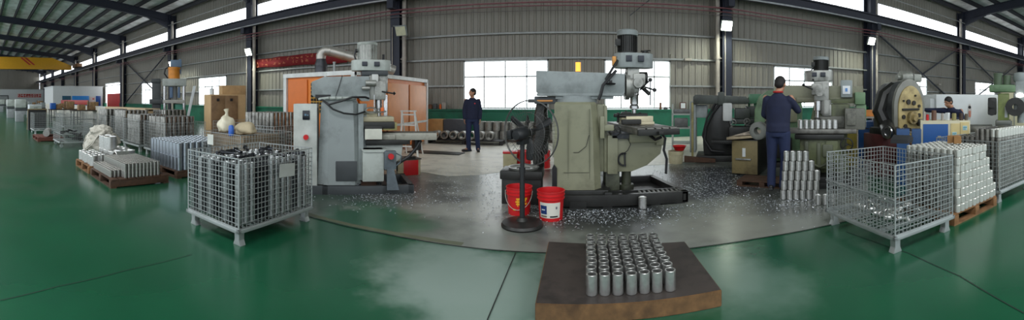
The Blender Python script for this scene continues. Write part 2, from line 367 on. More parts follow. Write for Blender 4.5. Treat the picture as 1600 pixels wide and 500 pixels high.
def finned_motor(root, c, r, z0, z1, m_body, m_cap):
    mb = MB(); n = 36; prof = []
    A = []; h = z1 - z0
    mb.cyl((c[0], c[1], z0), (c[0], c[1], z0 + h * .74), r * .9, n=28)
    for i in range(26):
        a = 2 * PI * i / 26; mb.box((c[0] + cos(a) * r * .94, c[1] + sin(a) * r * .94, z0 + h * .38), (r * .16, .006, h * .66), rz=a)
    mb.box((c[0] - r * 1.02, c[1] - r * .35, z0 + h * .42), (r * .5, r * .7, h * .3), bev=.01)
    mo = mb.build('motor', m_body, root)
    mb = MB(); mb.lathe([(r * .98, z0 + h * .72), (r * 1.06, z0 + h * .74), (r * 1.06, z0 + h * .93), (r * .9, z1 - .006), (r * .35, z1), (0, z1)], 28, (c[0], c[1], 0))
    mb.build('fan_cover', m_cap, mo)
    return mo
def pulley_housing(root, x0, x1, y, hw, z0, z1, m_, holes=True):
    mb = MB(); pts = []; n = 10; cx0 = x0 + hw; cx1 = x1 - hw * .8
    for i in range(n + 1): a = PI / 2 + PI * i / n; pts.append((cx0 + hw * cos(a), y + hw * sin(a)))
    for i in range(n + 1): a = -PI / 2 + PI * i / n; pts.append((cx1 + hw * .8 * cos(a), y + hw * .8 * sin(a)))
    mb.prism(pts, z0, z1, 'XY', bev=.012)
    h = mb.build('pulley_housing', m_, root)
    if holes:
        mb = MB()
        for k in (.25, .55): xx = x0 + (x1 - x0) * k; mb.b(xx - .035 + .04, xx + .05 + .04, y - hw - .012, y - hw * .7, z0 + (z1 - z0) * .38, z0 + (z1 - z0) * .8, .006)
        mb.build('belt_window', mat('dark belt recess', rgb(26, 32, 44), .3), h)
    return h
def handwheel(root, c, r, axis, m_=None, name='handwheel'):
    mb = MB(); c = Vector(c); ax = Vector(axis).normalized(); a = ax.orthogonal().normalized(); b = ax.cross(a)
    mb.tube([c + (a * cos(t) + b * sin(t)) * r for t in [2 * PI * k / 20 for k in range(20)]], r * .12, 6, closed=True)
    for k in range(3): t = 2 * PI * k / 3; mb.cyl(c, c + (a * cos(t) + b * sin(t)) * r, r * .08, n=6)
    mb.cyl(c - ax * .04, c + ax * .03, r * .22, n=10); mb.cyl(c + a * r, c + a * r + ax * .08, .012, n=8)
    return mb.build(name, m_ or alu, root)
def vent(root, x, y, z0, z1, n, w, m_=blackm):
    mb = MB()
    for k in range(n): z = z0 + (z1 - z0) * k / (n - 1); mb.b(x - w / 2, x + w / 2, y - .006, y + .004, z - .006, z + .006)
    return mb.build('vent', m_, root)

# ---- centre machine: cream-olive turret mill, seen from its side
t = thing('milling_machine', 'cream-olive turret milling machine with a lit amber beacon, in the middle beside the pedestal fan', 'milling machine', (0.1, 5.4, 0))
mb = MB()   # drip tray base
mb.b(-.36, 1.50, -.52, -.44, 0.02, .17, .006); mb.b(-.36, 1.28, .62, .70, .02, .17, .006); mb.b(-.36, -.28, -.5, .65, .02, .17, .006)
mb.prism([(1.50, -.52), (1.42, -.52), (1.20, .70), (1.28, .70)], .02, .17, 'XY'); mb.prism([(-.3, -.46), (1.40, -.46), (1.22, .64), (-.3, .64)], .05, .075, 'XY')
mb.b(.36, .46, -.5, .66, .05, .2, .01); mb.b(-.3, .42, -.44, .5, .05, .22, .02); mb.b(.46, 1.44, -.3, -.27, .12, .17); mb.b(-.1, .12, -.53, -.5, .0, .1); 
for x in (-.3, .4, 1.05, 1.4): mb.b(x - .06, x + .06, -.5, -.42, 0, .03)
base = mb.build('drip_tray', iron, t)
mb = MB()
for k in range(9): mb.b(.84 + k * .065, .87 + k * .065, -.46, -.29, .135, .165)
mb.build('tray_grille', mat('steel grating', rgb(96, 96, 90), .5, .4), base)
mb = MB(); mb.cyl((1.45, -.5, .14), (1.45, -.5, 0.05), .03, n=8)
mb.build('drain_spout', iron, base)
mb = MB()   # column
pts = [(-.31, -.35), (-.12, -.40), (.22, -.40), (.31, -.30), (.31, .30), (.22, .36), (-.12, .36), (-.31, .3)]
z0 = .2
rings = []
for (z, s) in ((.2, 1.06), (.34, 1.04), (.6, 1.0), (1.0, .97), (1.36, .93), (1.39, .86)):
    rings.append(mb.ring([(p[0] * s - (.02 if z > 1 else 0), p[1] * s, z) for p in pts]))
for a, b in zip(rings, rings[1:]):
    for i in range(8): mb.face([a[i], a[(i + 1) % 8], b[(i + 1) % 8], b[i]])
mb.face(rings[0][::-1]); mb.face(rings[-1])
mb.b(.28, .40, -.2, .2, .42, 1.36, .01); mb.b(.38, .42, -.24, -.12, .42, 1.34, .004); mb.b(.38, .42, .12, .24, .42, 1.34, .004)
col = mb.build('column', olive, t, smooth=25)
mb = MB(); mb.b(-.34, -.3, -.2, .15, .62, 1.22, .006); mb.build('access_door', mat('pale cover plate', rgb(176, 176, 160), .5, dirt=rgb(80, 76, 60)), col)
mb = MB(); mb.prism([(-.335, .25), (-.335, .5), (-.31, .55), (-.27, .5), (-.27, .25)], -.39, -.34, 'XZ'); mb.build('cover_slot', blackm, col)
mb = MB(); mb.b(-.18, .16, -.42, -.398, .45, .453); mb.b(-.12, -.118, -.415, -.39, .3, 1.3); mb.b(.165, .17, -.415, -.39, .3, 1.3); mb.build('panel_seam', olive_d, col)
mb = MB(); mb.cyl((0, 0, 1.38), (0, 0, 1.43), .30, n=28); mb.cyl((0, 0, 1.43), (0, 0, 1.475), .26, n=28); mb.b(-.3, .52, -.16, .16, 1.43, 1.49, .01); mb.build('turret', greyp, t)
mb = MB(); mb.prism([(-.57, 1.53), (-.52, 1.49), (.64, 1.47), (.68, 1.52), (.68, 1.79), (-.57, 1.83)], -.17, .17, 'XZ', bev=.012)
mb.b(-.56, .66, -.19, .19, 1.475, 1.51, .004)
ram = mb.build('ram', greyp, t)
mb = MB(); mb.b(-.60, -.2, -.12, .12, 1.36, 1.47, .015); mb.b(-.7, -.58, -.05, .05, 1.38, 1.43, .01); mb.build('ram_end_bracket', greyd, ram)
mb = MB(); mb.cyl((.02, -.1, 1.81), (.02, -.1, 1.95), .036, n=16); be = mb.build('beacon', amber, t)
mb = MB(); mb.cyl((.02, -.1, 1.80), (.02, -.1, 1.82), .04, n=16); mb.build('beacon_base', blackm, be)
mb = MB(); mb.cyl((.7, 0, 1.62), (.76, 0, 1.62), .2, n=24); mb.cyl((.76, 0, 1.62), (.82, 0, 1.62), .17, n=24)
mb.b(.72, .90, -.13, .13, 1.52, 1.88, .03); mb.b(.80, .98, -.16, -.02, 1.58, 1.80, .03); mb.cyl((.86, -.15, 1.66), (.86, -.24, 1.66), .07, n=16)
hd = mb.build('milling_head', alu, t)
mb = MB(); mb.cyl((.9, 0, 1.74), (1.03, 0, 1.74), .09, n=20); mb.cyl((.95, -.05, 1.6), (1.05, -.1, 1.5), .03, n=10); mb.build('feed_gearbox', iron, hd)
mb = MB()
for (p, q) in (((.93, -.1, 1.62), (1.10, -.2, 1.56)), ((.9, -.15, 1.56), (1.02, -.28, 1.70))): mb.cyl(p, q, .012, n=8); mb.lathe([(0, -.03), (.026, -.02), (.03, 0), (.026, .02), (0, .03)], 10, q)
mb.build('feed_lever', blackm, hd)
mb = MB(); mb.lathe([(.068, 1.53), (.075, 1.5), (.06, 1.47), (.06, 1.36), (.05, 1.355), (.07, 1.33), (.07, 1.29), (.03, 1.28), (.03, 1.21), (.085, 1.2), (.085, 1.165), (0, 1.165)], 20, (.84, 0, 0)); mb.build('spindle', steel, hd)
mb = MB(); mb.cyl((1.06, -.1, 1.72), (1.06, -.1, 1.34), .009, n=6); mb.build('depth_rod', iron, hd)
pulley_housing(t, .54, 1.12, 0, .2, 1.88, 2.09, greyp)
mb = MB(); mb.b(.51, .56, -.12, .0, 1.91, 2.04, .006); mb.build('name_plate', mat('orange plate', rgb(216, 150, 70), .5), t)
finned_motor(t, (.74, 0), .145, 2.10, 2.44, iron, greyp)
mb = MB(); mb.cyl((1.0, 0, 2.08), (1.0, 0, 2.14), .04, n=12); mb.cyl((.95, .05, 2.14), (1.07, -.05, 2.14), .01, n=6); mb.cyl((1.05, .0, 2.07), (1.05, 0, 2.12), .02, n=8); mb.build('drawbar_cap', iron, t)
mb = MB()   # knee with raked underside
mb.prism([(.42, .42), (.76, .42), (.98, .50), (1.18, .66), (1.22, .90), (.42, .90)], -.26, .24, 'XZ', bev=.02)
mb.b(.42, .56, -.3, .28, .40, .93, .01)
kn = mb.build('knee', olive, t)
mb = MB(); mb.cyl((.72, -.02, .05), (.72, -.02, .42), .07, n=16); mb.cyl((.72, -.02, .05), (.72, -.02, .2), .11, n=16); mb.b(.40, .60, -.2, .2, .1, .42, .01); mb.build('elevating_screw', olive_d, t)
mb = MB(); pts = [(.64 + .07 * cos(a), -.29, .60 + .085 * sin(a)) for a in [R(60 + 20 * k) for k in range(13)]]; mb.tube(pts, .012, 6); mb.cyl((.66, -.27, .69), (.66, -.30, .50), .012, n=6)
mb.tube([(.7, -.28, .9), (.74, -.29, .8), (.70, -.29, .72), (.62, -.28, .66)], .006, 5); mb.build('coolant_cable', blackm, kn)
mb = MB(); mb.b(.47, 1.16, -.3, .25, .88, .97, .015); mb.b(.60, 1.12, -.34, .3, .95, .985, .01); sd = mb.build('saddle', mat('navy and iron saddle', rgb(46, 50, 60), .45, var=.25, dirt=rgb(120, 116, 96), dirt_amt=.5, dirt_scale=6), t)
mb = MB(); mb.b(.72, 1.15, -.34, -.27, .83, .95, .02); mb.b(1.1, 1.22, -.3, -.05, .78, .9, .02); mb.build('saddle_guard', olive, sd)
mb = MB()   # table, long axis turned slightly, with T slots
rotT = Matrix.Rotation(R(9), 3, 'Z')
def TT(x, y, z): v = rotT @ Vector((x, y, 0)); return (.88 + v.x, -.1 + v.y, z)
b2 = MB()
def tbox(mb, x0, x1, y0, y1, z0, z1, bev=.006):
    c = TT((x0 + x1) / 2, (y0 + y1) / 2, (z0 + z1) / 2); mb.box(c, (x1 - x0, y1 - y0, z1 - z0), rz=R(9), bev=bev)
tbox(mb, -.27, .27, -.75, .75, .985, 1.045)
for x0, x1 in ((-.27, -.17), (-.145, -.05), (-.025, .025 + .02), (.07, .15), (.175, .27)): tbox(mb, x0, x1, -.75, .75, 1.04, 1.07, .003)
tb = mb.build('table', ironl, t)
mb = MB(); tbox(mb, -.28, .28, -.80, -.75, .98, 1.055); tbox(mb, -.03, .03, -.86, -.80, .99, 1.03); mb.build('table_end_bracket', iron, tb)
mb = MB()   # vise with jaws
tbox(mb, -.24, .2, -.14, .2, 1.07, 1.11, .01); tbox(mb, -.22, .18, -.14, -.06, 1.11, 1.19, .008); tbox(mb, -.22, .18, .1, .2, 1.11, 1.19, .008)
vi = mb.build('vise_block', tan_m, t)
mb = MB(); tbox(mb, -.3, -.02, -.2, -.14, 1.08, 1.15, .01)
for (x, y, z, l) in ((-.3, .0, 1.2, .3), (-.15, .1, 1.22, .35), (.02, -.02, 1.2, .3)): mb.cyl(TT(x, y, 1.1), TT(x, y, z + .04), .018, n=8); mb.box(TT(x, y, z), (l * .4, .07, .05), rz=R(9), bev=.01)
mb.cyl(TT(-.32, -.1, 1.2), TT(.1, -.1, 1.2), .03, n=10); mb.build('fixture_clamp', iron, vi)
mb = MB(); mb.tube([(.55, -.2, 1.83), (.45, -.23, 1.72), (.36, -.25, 1.62), (.33, -.26, 1.5), (.30, -.25, 1.42)], .022, 8); mb.tube([(.58, -.12, 1.98), (.5, -.2, 1.86), (.4, -.23, 1.70)], .018, 8); mb.build('power_cable', blackm, t)
mb = MB(); mb.lathe([(0, 0), (.06, .01), (.07, .03), (.02, .04), (.02, .07), (0, .07)], 14, (.47, -.24, 1.62)); mb.build('knob', blackm, ram)
mb = MB(); mb.tube([(1.13, -.45, .98), (1.18, -.5, .9), (1.16, -.5, .74), (1.2, -.5, .62), (1.19, -.5, .42)], .018, 8); mb.tube([(.98, -.3, .95), (1.05, -.46, .88), (1.13, -.5, .92)], .02, 8); mb.build('hanging_cable', blackm, t)
mb = MB(); mb.tube([(-.05, -.41, .72), (.02, -.41, .72), (.12, -.41, .80), (.16, -.41, .95)], .004, 5); mb.build('thin_wire', iron, col)
mb = MB(); mb.b(.31, .37, -.38, -.3, .9, 1.2, .01); mb.b(.33, .5, -.36, -.28, 1.0, 1.08, .01); mb.build('switch_box', olive, t)
handwheel(t, (.52, -.34, 1.0), .07, (0, -1, 0), iron)
# the dark rear electrics hanging from the ram end
mb = MB(); mb.tube([(-.5, .1, 1.4), (-.52, .1, 1.2), (-.5, .08, .95), (-.56, .05, .7), (-.55, .1, .4)], [.08, .10, .12, .10, .08], 10); mb.b(-.66, -.42, .0, .3, .62, .8, .04); mb.build('motor_hood', iron, t)
handwheel(t, (-.72, .1, 1.1), .09, (-1, 0, 0), iron, 'crank_wheel')
mb = MB(); mb.cyl((-.34, -.12, 1.405), (-.56, -.12, 1.405), .014, n=8); mb.build('rubbed_edge', mat('worn orange edge', rgb(190, 130, 70), .5), ram)

# ---- left grey machine
c0 = AT(535, 156, 6.0)
t = thing('milling_machine', 'grey turret milling machine with a pale control cabinet, before the orange enclosure', 'milling machine', (c0.x, c0.y, 0), face_cam(c0))
mb = MB(); mb.b(-.72, 1.08, -.42, -.34, 0.0, .13, .006); mb.b(-.72, 1.08, .4, .48, 0, .13, .006); mb.b(1.0, 1.08, -.42, .48, 0, .13); mb.b(-.3, -.22, -.42, .48, 0, .13); mb.b(.6, .68, -.42, .48, .0, .13); mb.b(.3, .6, -.4, .45, .02, .05)
mb.b(-.3, .25, -.36, .36, .02, .16, .01); mb.build('base_frame', greyd, t)
mb = MB(); mb.b(-.74, -.38, -.38, .12, .10, 1.36, .012); mb.b(-.7, -.42, -.3, .05, 0, .1); cb = mb.build('control_cabinet', mat('pale grey enamel', rgb(186, 190, 184), .45, dirt=rgb(120, 118, 104), dirt_amt=.3), t)
mb = MB(); mb.b(-.60, -.49, -.395, -.378, 1.12, 1.26, .005); dsp = mb.build('display', mat('dark display glass', rgb(24, 28, 36), .2), cb)
mb = MB(); mb.b(-.57, -.54, -.40, -.39, 1.18, 1.21); mb.b(-.53, -.51, -.40, -.39, 1.18, 1.2); mb.build('display_digit', mat('dim display segments', rgb(90, 120, 140), .4), dsp)
mb = MB(); mb.cyl((-.545, -.38, .86), (-.545, -.42, .86), .03, n=16); mb.cyl((-.545, -.40, .86), (-.545, -.44, .86), .04, n=16); mb.build('stop_button', redp, cb)
mb = MB()
pts = [(-.36, -.30), (-.22, -.37), (.18, -.37), (.27, -.28), (.27, .30), (.18, .36), (-.22, .36), (-.36, .3)]; rings = []
for (z, s) in ((.14, 1.05), (.3, 1.03), (.7, 1.0), (1.2, .93), (1.37, .9), (1.42, .8)): rings.append(mb.ring([(p[0] * s, p[1] * s, z) for p in pts]))
for a, b in zip(rings, rings[1:]):
    for i in range(8): mb.face([a[i], a[(i + 1) % 8], b[(i + 1) % 8], b[i]])
mb.face(rings[0][::-1]); mb.face(rings[-1]); mb.b(.24, .32, -.33, -.22, .2, 1.36, .006); mb.b(.24, .38, -.2, .2, .3, 1.36, .006)
col = mb.build('column', greyp, t, smooth=25)
mb = MB(); mb.b(-.1, .22, -.40, -.37, .2, .5, .01); mb.build('column_cover', greyd, col)
mb = MB()
for k in range(5): mb.tube([(-.36 + .1 * k, -.3, 1.43), (-.2 + .1 * k, -.36, 1.45)], .02, 6)
mb.cyl((-.05, 0, 1.36), (-.05, 0, 1.47), .27, n=28); mb.build('turret', greyl, t)
mb = MB(); mb.prism([(-.48, 1.50), (-.44, 1.46), (.40, 1.44), (.42, 1.48), (.42, 1.79), (-.28, 1.78), (-.48, 1.70)], -.2, .18, 'XZ', bev=.012); mb.prism([(.3, 1.40), (.42, 1.40), (.42, 1.5), (.2, 1.5)], -.22, .2, 'XZ'); ram = mb.build('ram', greyp, t)
mb = MB(); mb.b(-.42, -.18, -.205, -.1, 1.44, 1.50); mb.build('ram_shadow_gap', blackm, ram)
mb = MB(); mb.b(.42, .58, -.14, .14, 1.42, 1.98, .02); mb.b(.5, .68, -.17, .0, 1.42, 1.72, .02); mb.b(.58, .72, -.1, .12, 1.55, 1.98, .02); mb.cyl((.36, -.2, 1.68), (.52, -.2, 1.68), .05, n=16); mb.cyl((.3, -.25, 1.6), (.42, -.25, 1.6), .03, n=10); hd = mb.build('milling_head', alu, t)
mb = MB(); mb.b(.46, .56, -.18, -.13, 1.7, 1.82, .01); mb.build('gear_plate', mat('pale dial plate', rgb(200, 200, 196), .4), hd)
mb = MB(); mb.lathe([(.055, 1.42), (.055, 1.28), (.04, 1.27), (.04, 1.16), (.07, 1.15), (.07, 1.1), (0, 1.1)], 18, (.58, 0, 0)); mb.b(.66, .72, -.06, .02, 1.02, 1.5, .01); mb.cyl((.5, -.15, 1.5), (.5, -.15, 1.15), .01, n=6); mb.build('spindle', steel, hd)
mb = MB(); mb.cyl((.62, -.17, 1.55), (.78, -.24, 1.52), .012, n=8); mb.lathe([(0, -.03), (.03, 0), (0, .03)], 10, (.8, -.25, 1.52)); mb.build('feed_lever', blackm, hd)
mb = MB(); mb.box((.62, -.2, 1.26), (.05, .05, .08), bev=.01); mb.build('orange_valve', mat('orange plastic', rgb(220, 100, 30), .4), hd)
pulley_housing(t, .14, .78, 0, .19, 1.88, 2.05, greyl)
mb = MB(); mb.b(.3, .72, -.15, .15, 1.80, 1.885, .02); mb.build('belt_guard', greyd, t)
mb = MB(); mb.cyl((.40, 0, 2.05), (.40, 0, 2.3), .155, n=32); mo = mb.build('motor', alu, t)
mb = MB()
for k in range(10): a = R(180 + k * 18); mb.cyl((.40 + .157 * cos(a), .157 * sin(a), 2.07), (.40 + .157 * cos(a), .157 * sin(a), 2.29), .004, n=5)
mb.lathe([(.16, 2.29), (.165, 2.31), (.165, 2.33), (.1, 2.335), (0, 2.335)], 28, (.4, 0, 0)); mb.build('fan_cover', greyl, mo)
mb = MB(); mb.cyl((.2, -.05, 2.2), (.24, -.05, 2.2), .03, n=10); mb.tube([(.21, -.06, 2.2), (.19, -.08, 2.12), (.22, -.08, 2.03)], .014, 6); mb.cyl((.66, 0, 2.04), (.66, 0, 2.15), .02, n=8); mb.build('motor_cable', blackm, mo)
mb = MB(); mb.prism([(.36, .30), (.66, .32), (.92, .5), (.95, .74), (.36, .74)], -.2, .22, 'XZ', bev=.015); mb.build('knee', greyl, t)
mb = MB(); mb.cyl((.6, 0, .05), (.6, 0, .32), .06, n=14); mb.build('elevating_screw', steel, t)
mb = MB(); mb.b(.30, .62, -.44, -.2, .2, .68, .012); mb.prism([(.28, .68), (.66, .68), (.62, .64), (.32, .64)], -.46, -.2, 'XZ'); mb.build('coolant_box', greyl, t)
mb = MB(); mb.b(.36, 1.05, -.26, .2, .72, .8, .01); sd = mb.build('saddle', iron, t)
mb = MB(); mb.b(.24, .8, -.32, .2, .98, 1.08, .01); mb.b(.34, .6, -.35, -.3, .84, 1.02, .006); mb.build('fixture_plate', iron, t)
mb = MB(); mb.b(.34, .6, -.362, -.35, .82, .98, .004); mb.build('paper_sheet', mat('paper label', rgb(205, 205, 192), .7), t)
mb = MB(); mb.b(.62, .84, -.3, .1, .95, 1.07, .01); mb.build('fixture_block', khaki, t)
mb = MB(); mb.b(.2, .8, -.25, .2, 1.08, 1.16, .02); mb.b(.3, .55, -.2, .1, 1.15, 1.24, .03); mb.build('vise_block', mat('cream casting', rgb(176, 168, 140), .5), t)
mb = MB(); mb.tube([(.44 + .08 * cos(a), -.24, 1.26 + .04 * sin(a)) for a in [2 * PI * k / 14 for k in range(14)]], .012, 6, closed=True); mb.cyl((.5, -.22, 1.22), (.68, -.22, 1.24), .012, n=6); mb.build('vise_handle', alu, t)
mb = MB(); mb.box((1.03, -.1, .85), (.95, .36, .11), rz=R(-14), bev=.012); mb.box((.7, -.03, .84), (.34, .40, .08), rz=R(-14), bev=.01); tb = mb.build('table', mat('grey iron table top', rgb(160, 158, 146), .45, .3, dirt=rgb(80, 76, 66), dirt_amt=.6, dirt_scale=6), t)
mb = MB()
for k in (-.1, 0, .1): mb.box((1.03 + k * sin(R(14)), -.1 + k, .906), (.92, .02, .004), rz=R(-14))
mb.box((1.05, -.28, .845), (.012, .012, .12)); mb.box((1.2, -.31, .845), (.2, .01, .06), rz=R(-14)); mb.build('table_slot', iron, tb)
mb = MB(); mb.tube([(.7, -.3, .48), (.85, -.34, .45), (1.02, -.34, .55), (1.15, -.3, .68), (1.22, -.25, .78)], .026, 8); mb.b(1.14, 1.24, -.2, .1, .62, .8, .01); mb.build('flexible_hose', blackm, t)
mb = MB(); mb.tube([(-.34, -.3, 1.44), (-.2, -.42, 1.35), (-.02, -.42, 1.40), (.15, -.42, 1.46), (.35, -.35, 1.46), (.4, -.3, 1.44)], .016, 7); mb.tube([(-.3, -.36, 1.42), (-.14, -.45, 1.28), (.02, -.43, 1.22), (.2, -.42, 1.2), (.34, -.34, 1.24)], .014, 7); mb.tube([(-.37, -.39, 1.3), (-.36, -.41, .9), (-.37, -.4, .5)], .008, 5); mb.tube([(.0, -.22, 1.8), (-.06, -.23, 1.6), (-.12, -.25, 1.42)], .006, 5); mb.build('power_cable', blackm, t)
mb = MB(); mb.b(.62, .8, -.5, -.4, .38, .66, .02); mb.prism([(.66, .08), (.84, .08), (.76, .4), (.66, .4)], -.5, -.44, 'XZ'); mb.tube([(.8, -.46, .62), (.88, -.46, .58), (.86, -.46, .48), (.78, -.46, .42)], .01, 6); fo = mb.build('feed_motor', mat('blue grey casting', rgb(96, 106, 112), .5, dirt=rgb(40, 40, 40)), t)
mb = MB(); mb.cyl((.715, -.5, .585), (.715, -.55, .585), .042, n=18); mb.build('stop_button', redp, fo)
mb = MB(); mb.tube([(.75, -.3, .1), (.8, -.4, .2), (.7, -.42, .35)], .02, 6); mb.build('coolant_hose', iron, t)

# ---- olive machine behind the standing operator
c0 = AT(1290, 156, 6.5)
t = thing('milling_machine', 'olive green milling machine with a row of sleeves on its table, before the operator', 'milling machine', (c0.x, c0.y, 0), face_cam(c0))
olg = mat('olive green enamel', rgb(92, 98, 66), .5, var=.12, dirt=rgb(26, 26, 20), dirt_amt=.8, dirt_scale=2.2)
gg = mat('sage green enamel', rgb(104, 132, 98), .5, var=.1, dirt=rgb(40, 50, 36), dirt_amt=.6)
mb = MB(); mb.b(-.55, .6, -.4, .5, 0, .16, .02); mb.b(-.5, .5, -.55, -.4, 0, .1, .01); mb.build('base', iron, t)
mb = MB(); mb.prism([(-.3, .16), (.4, .16), (.36, .6), (.42, 1.35), (-.2, 1.35), (-.34, .7)], -.05, .5, 'XZ', bev=.03); mb.build('column', olg, t)
mb = MB(); mb.prism([(-.42, .3), (.1, .3), (.26, .5), (.26, .78), (-.42, .78)], -.42, .0, 'XZ', bev=.02); mb.b(.0, .2, -.46, -.4, .4, .76, .015); mb.build('knee', olg, t)
mb = MB(); mb.b(-.34, -.28, -.46, -.42, .35, .75, .01); mb.b(-.14, -.08, -.46, -.42, .32, .72, .01); mb.tube([(-.36, -.46, .6), (-.25, -.5, .4), (-.1, -.48, .34), (.1, -.48, .44)], .02, 6); mb.b(-.05, .12, -.48, -.42, .5, .7, .02); mb.build('knee_rib', olive_d, t)
mb = MB(); mb.cyl((-.15, -.2, .1), (-.15, -.2, .3), .07, n=14); mb.build('elevating_screw', iron, t)
mb = MB(); mb.b(-.5, .3, -.48, .05, .78, .86, .01); mb.build('saddle', iron, t)
mb = MB(); mb.box((-.12, -.22, .905), (1.25, .42, .07), bev=.008); tb = mb.build('table', ironl, t)
mb = MB(); mb.b(-.2, .7, -.1, .3, .94, 1.14, .02); mb.b(.32, .66, -.3, .2, .92, 1.28, .02); mb.b(.35, .5, -.34, -.28, 1.0, 1.2, .01); mb.build('fixture_block', mat('mixed grey fixture', rgb(110, 110, 100), .5, var=.3, dirt=rgb(30, 30, 26), dirt_amt=.8, dirt_scale=6), t)
handwheel(t, (.34, -.46, .7), .1, (0, -1, 0), iron)
mb = MB(); mb.prism([(-.95, 1.42), (-.9, 1.35), (.62, 1.40), (.66, 1.46), (.66, 1.66), (-.9, 1.68)], .05, .4, 'XZ', bev=.02); mb.b(-.5, .62, -.0, .1, 1.38, 1.46, .01); mb.build('ram', olive, t)
mb = MB(); mb.b(.02, .66, -.04, .1, 1.36, 1.44, .01); mb.build('guide_rail', olg, t)
mb = MB(); mb.b(.26, .46, -.1, .2, 1.46, 1.76, .02); bx = mb.build('control_box', greyp, t)
mb = MB(); mb.b(.29, .42, -.112, -.1, 1.52, 1.66, .003); pp = mb.build('notice_plate', mat('white notice', rgb(226, 228, 230), .5), bx)
mb = MB(); mb.b(.335, .375, -.118, -.11, 1.56, 1.62); mb.build('notice_mark', mat('pale blue mark', rgb(96, 140, 196), .5), pp)
mb = MB(); mb.b(.5, .68, -.15, .2, 1.34, 1.55, .02); mb.b(.52, .7, -.1, .2, 1.1, 1.34, .02); mb.build('end_gearbox', gg, t)
mb = MB(); mb.b(-.2, .06, -.15, .15, 1.40, 1.76, .03); mb.b(-.24, -.05, -.2, -.05, 1.5, 1.7, .03); mb.cyl((-.1, -.16, 1.55), (-.1, -.25, 1.55), .07, n=16); mb.cyl((.0, -.05, 1.18), (.0, -.05, 1.42), .1, n=18); mb.b(-.06, .1, -.12, .02, 1.14, 1.34, .02); hd = mb.build('milling_head', alu, t)
mb = MB(); mb.lathe([(.06, 1.4), (.06, 1.24), (.035, 1.23), (.035, 1.12), (.06, 1.1), (0, 1.1)], 16, (-.14, -.12, 0)); mb.build('spindle', steel, hd)
mb = MB(); mb.cyl((-.22, -.2, 1.6), (-.36, -.26, 1.66), .014, n=8); mb.lathe([(0, -.03), (.03, 0), (0, .03)], 10, (-.37, -.26, 1.67)); mb.build('feed_lever', blackm, hd)
pulley_housing(t, -.36, .13, -.02, .18, 1.74, 1.92, alu)
finned_motor(t, (-.08, -.02), .13, 1.92, 2.17, iron, greyp)
mb = MB(); mb.tube([(-.2, -.1, 1.98), (-.3, -.1, 1.85), (-.2, -.2, 1.75)], .014, 6); mb.build('power_cable', blackm, t)
mill3 = t
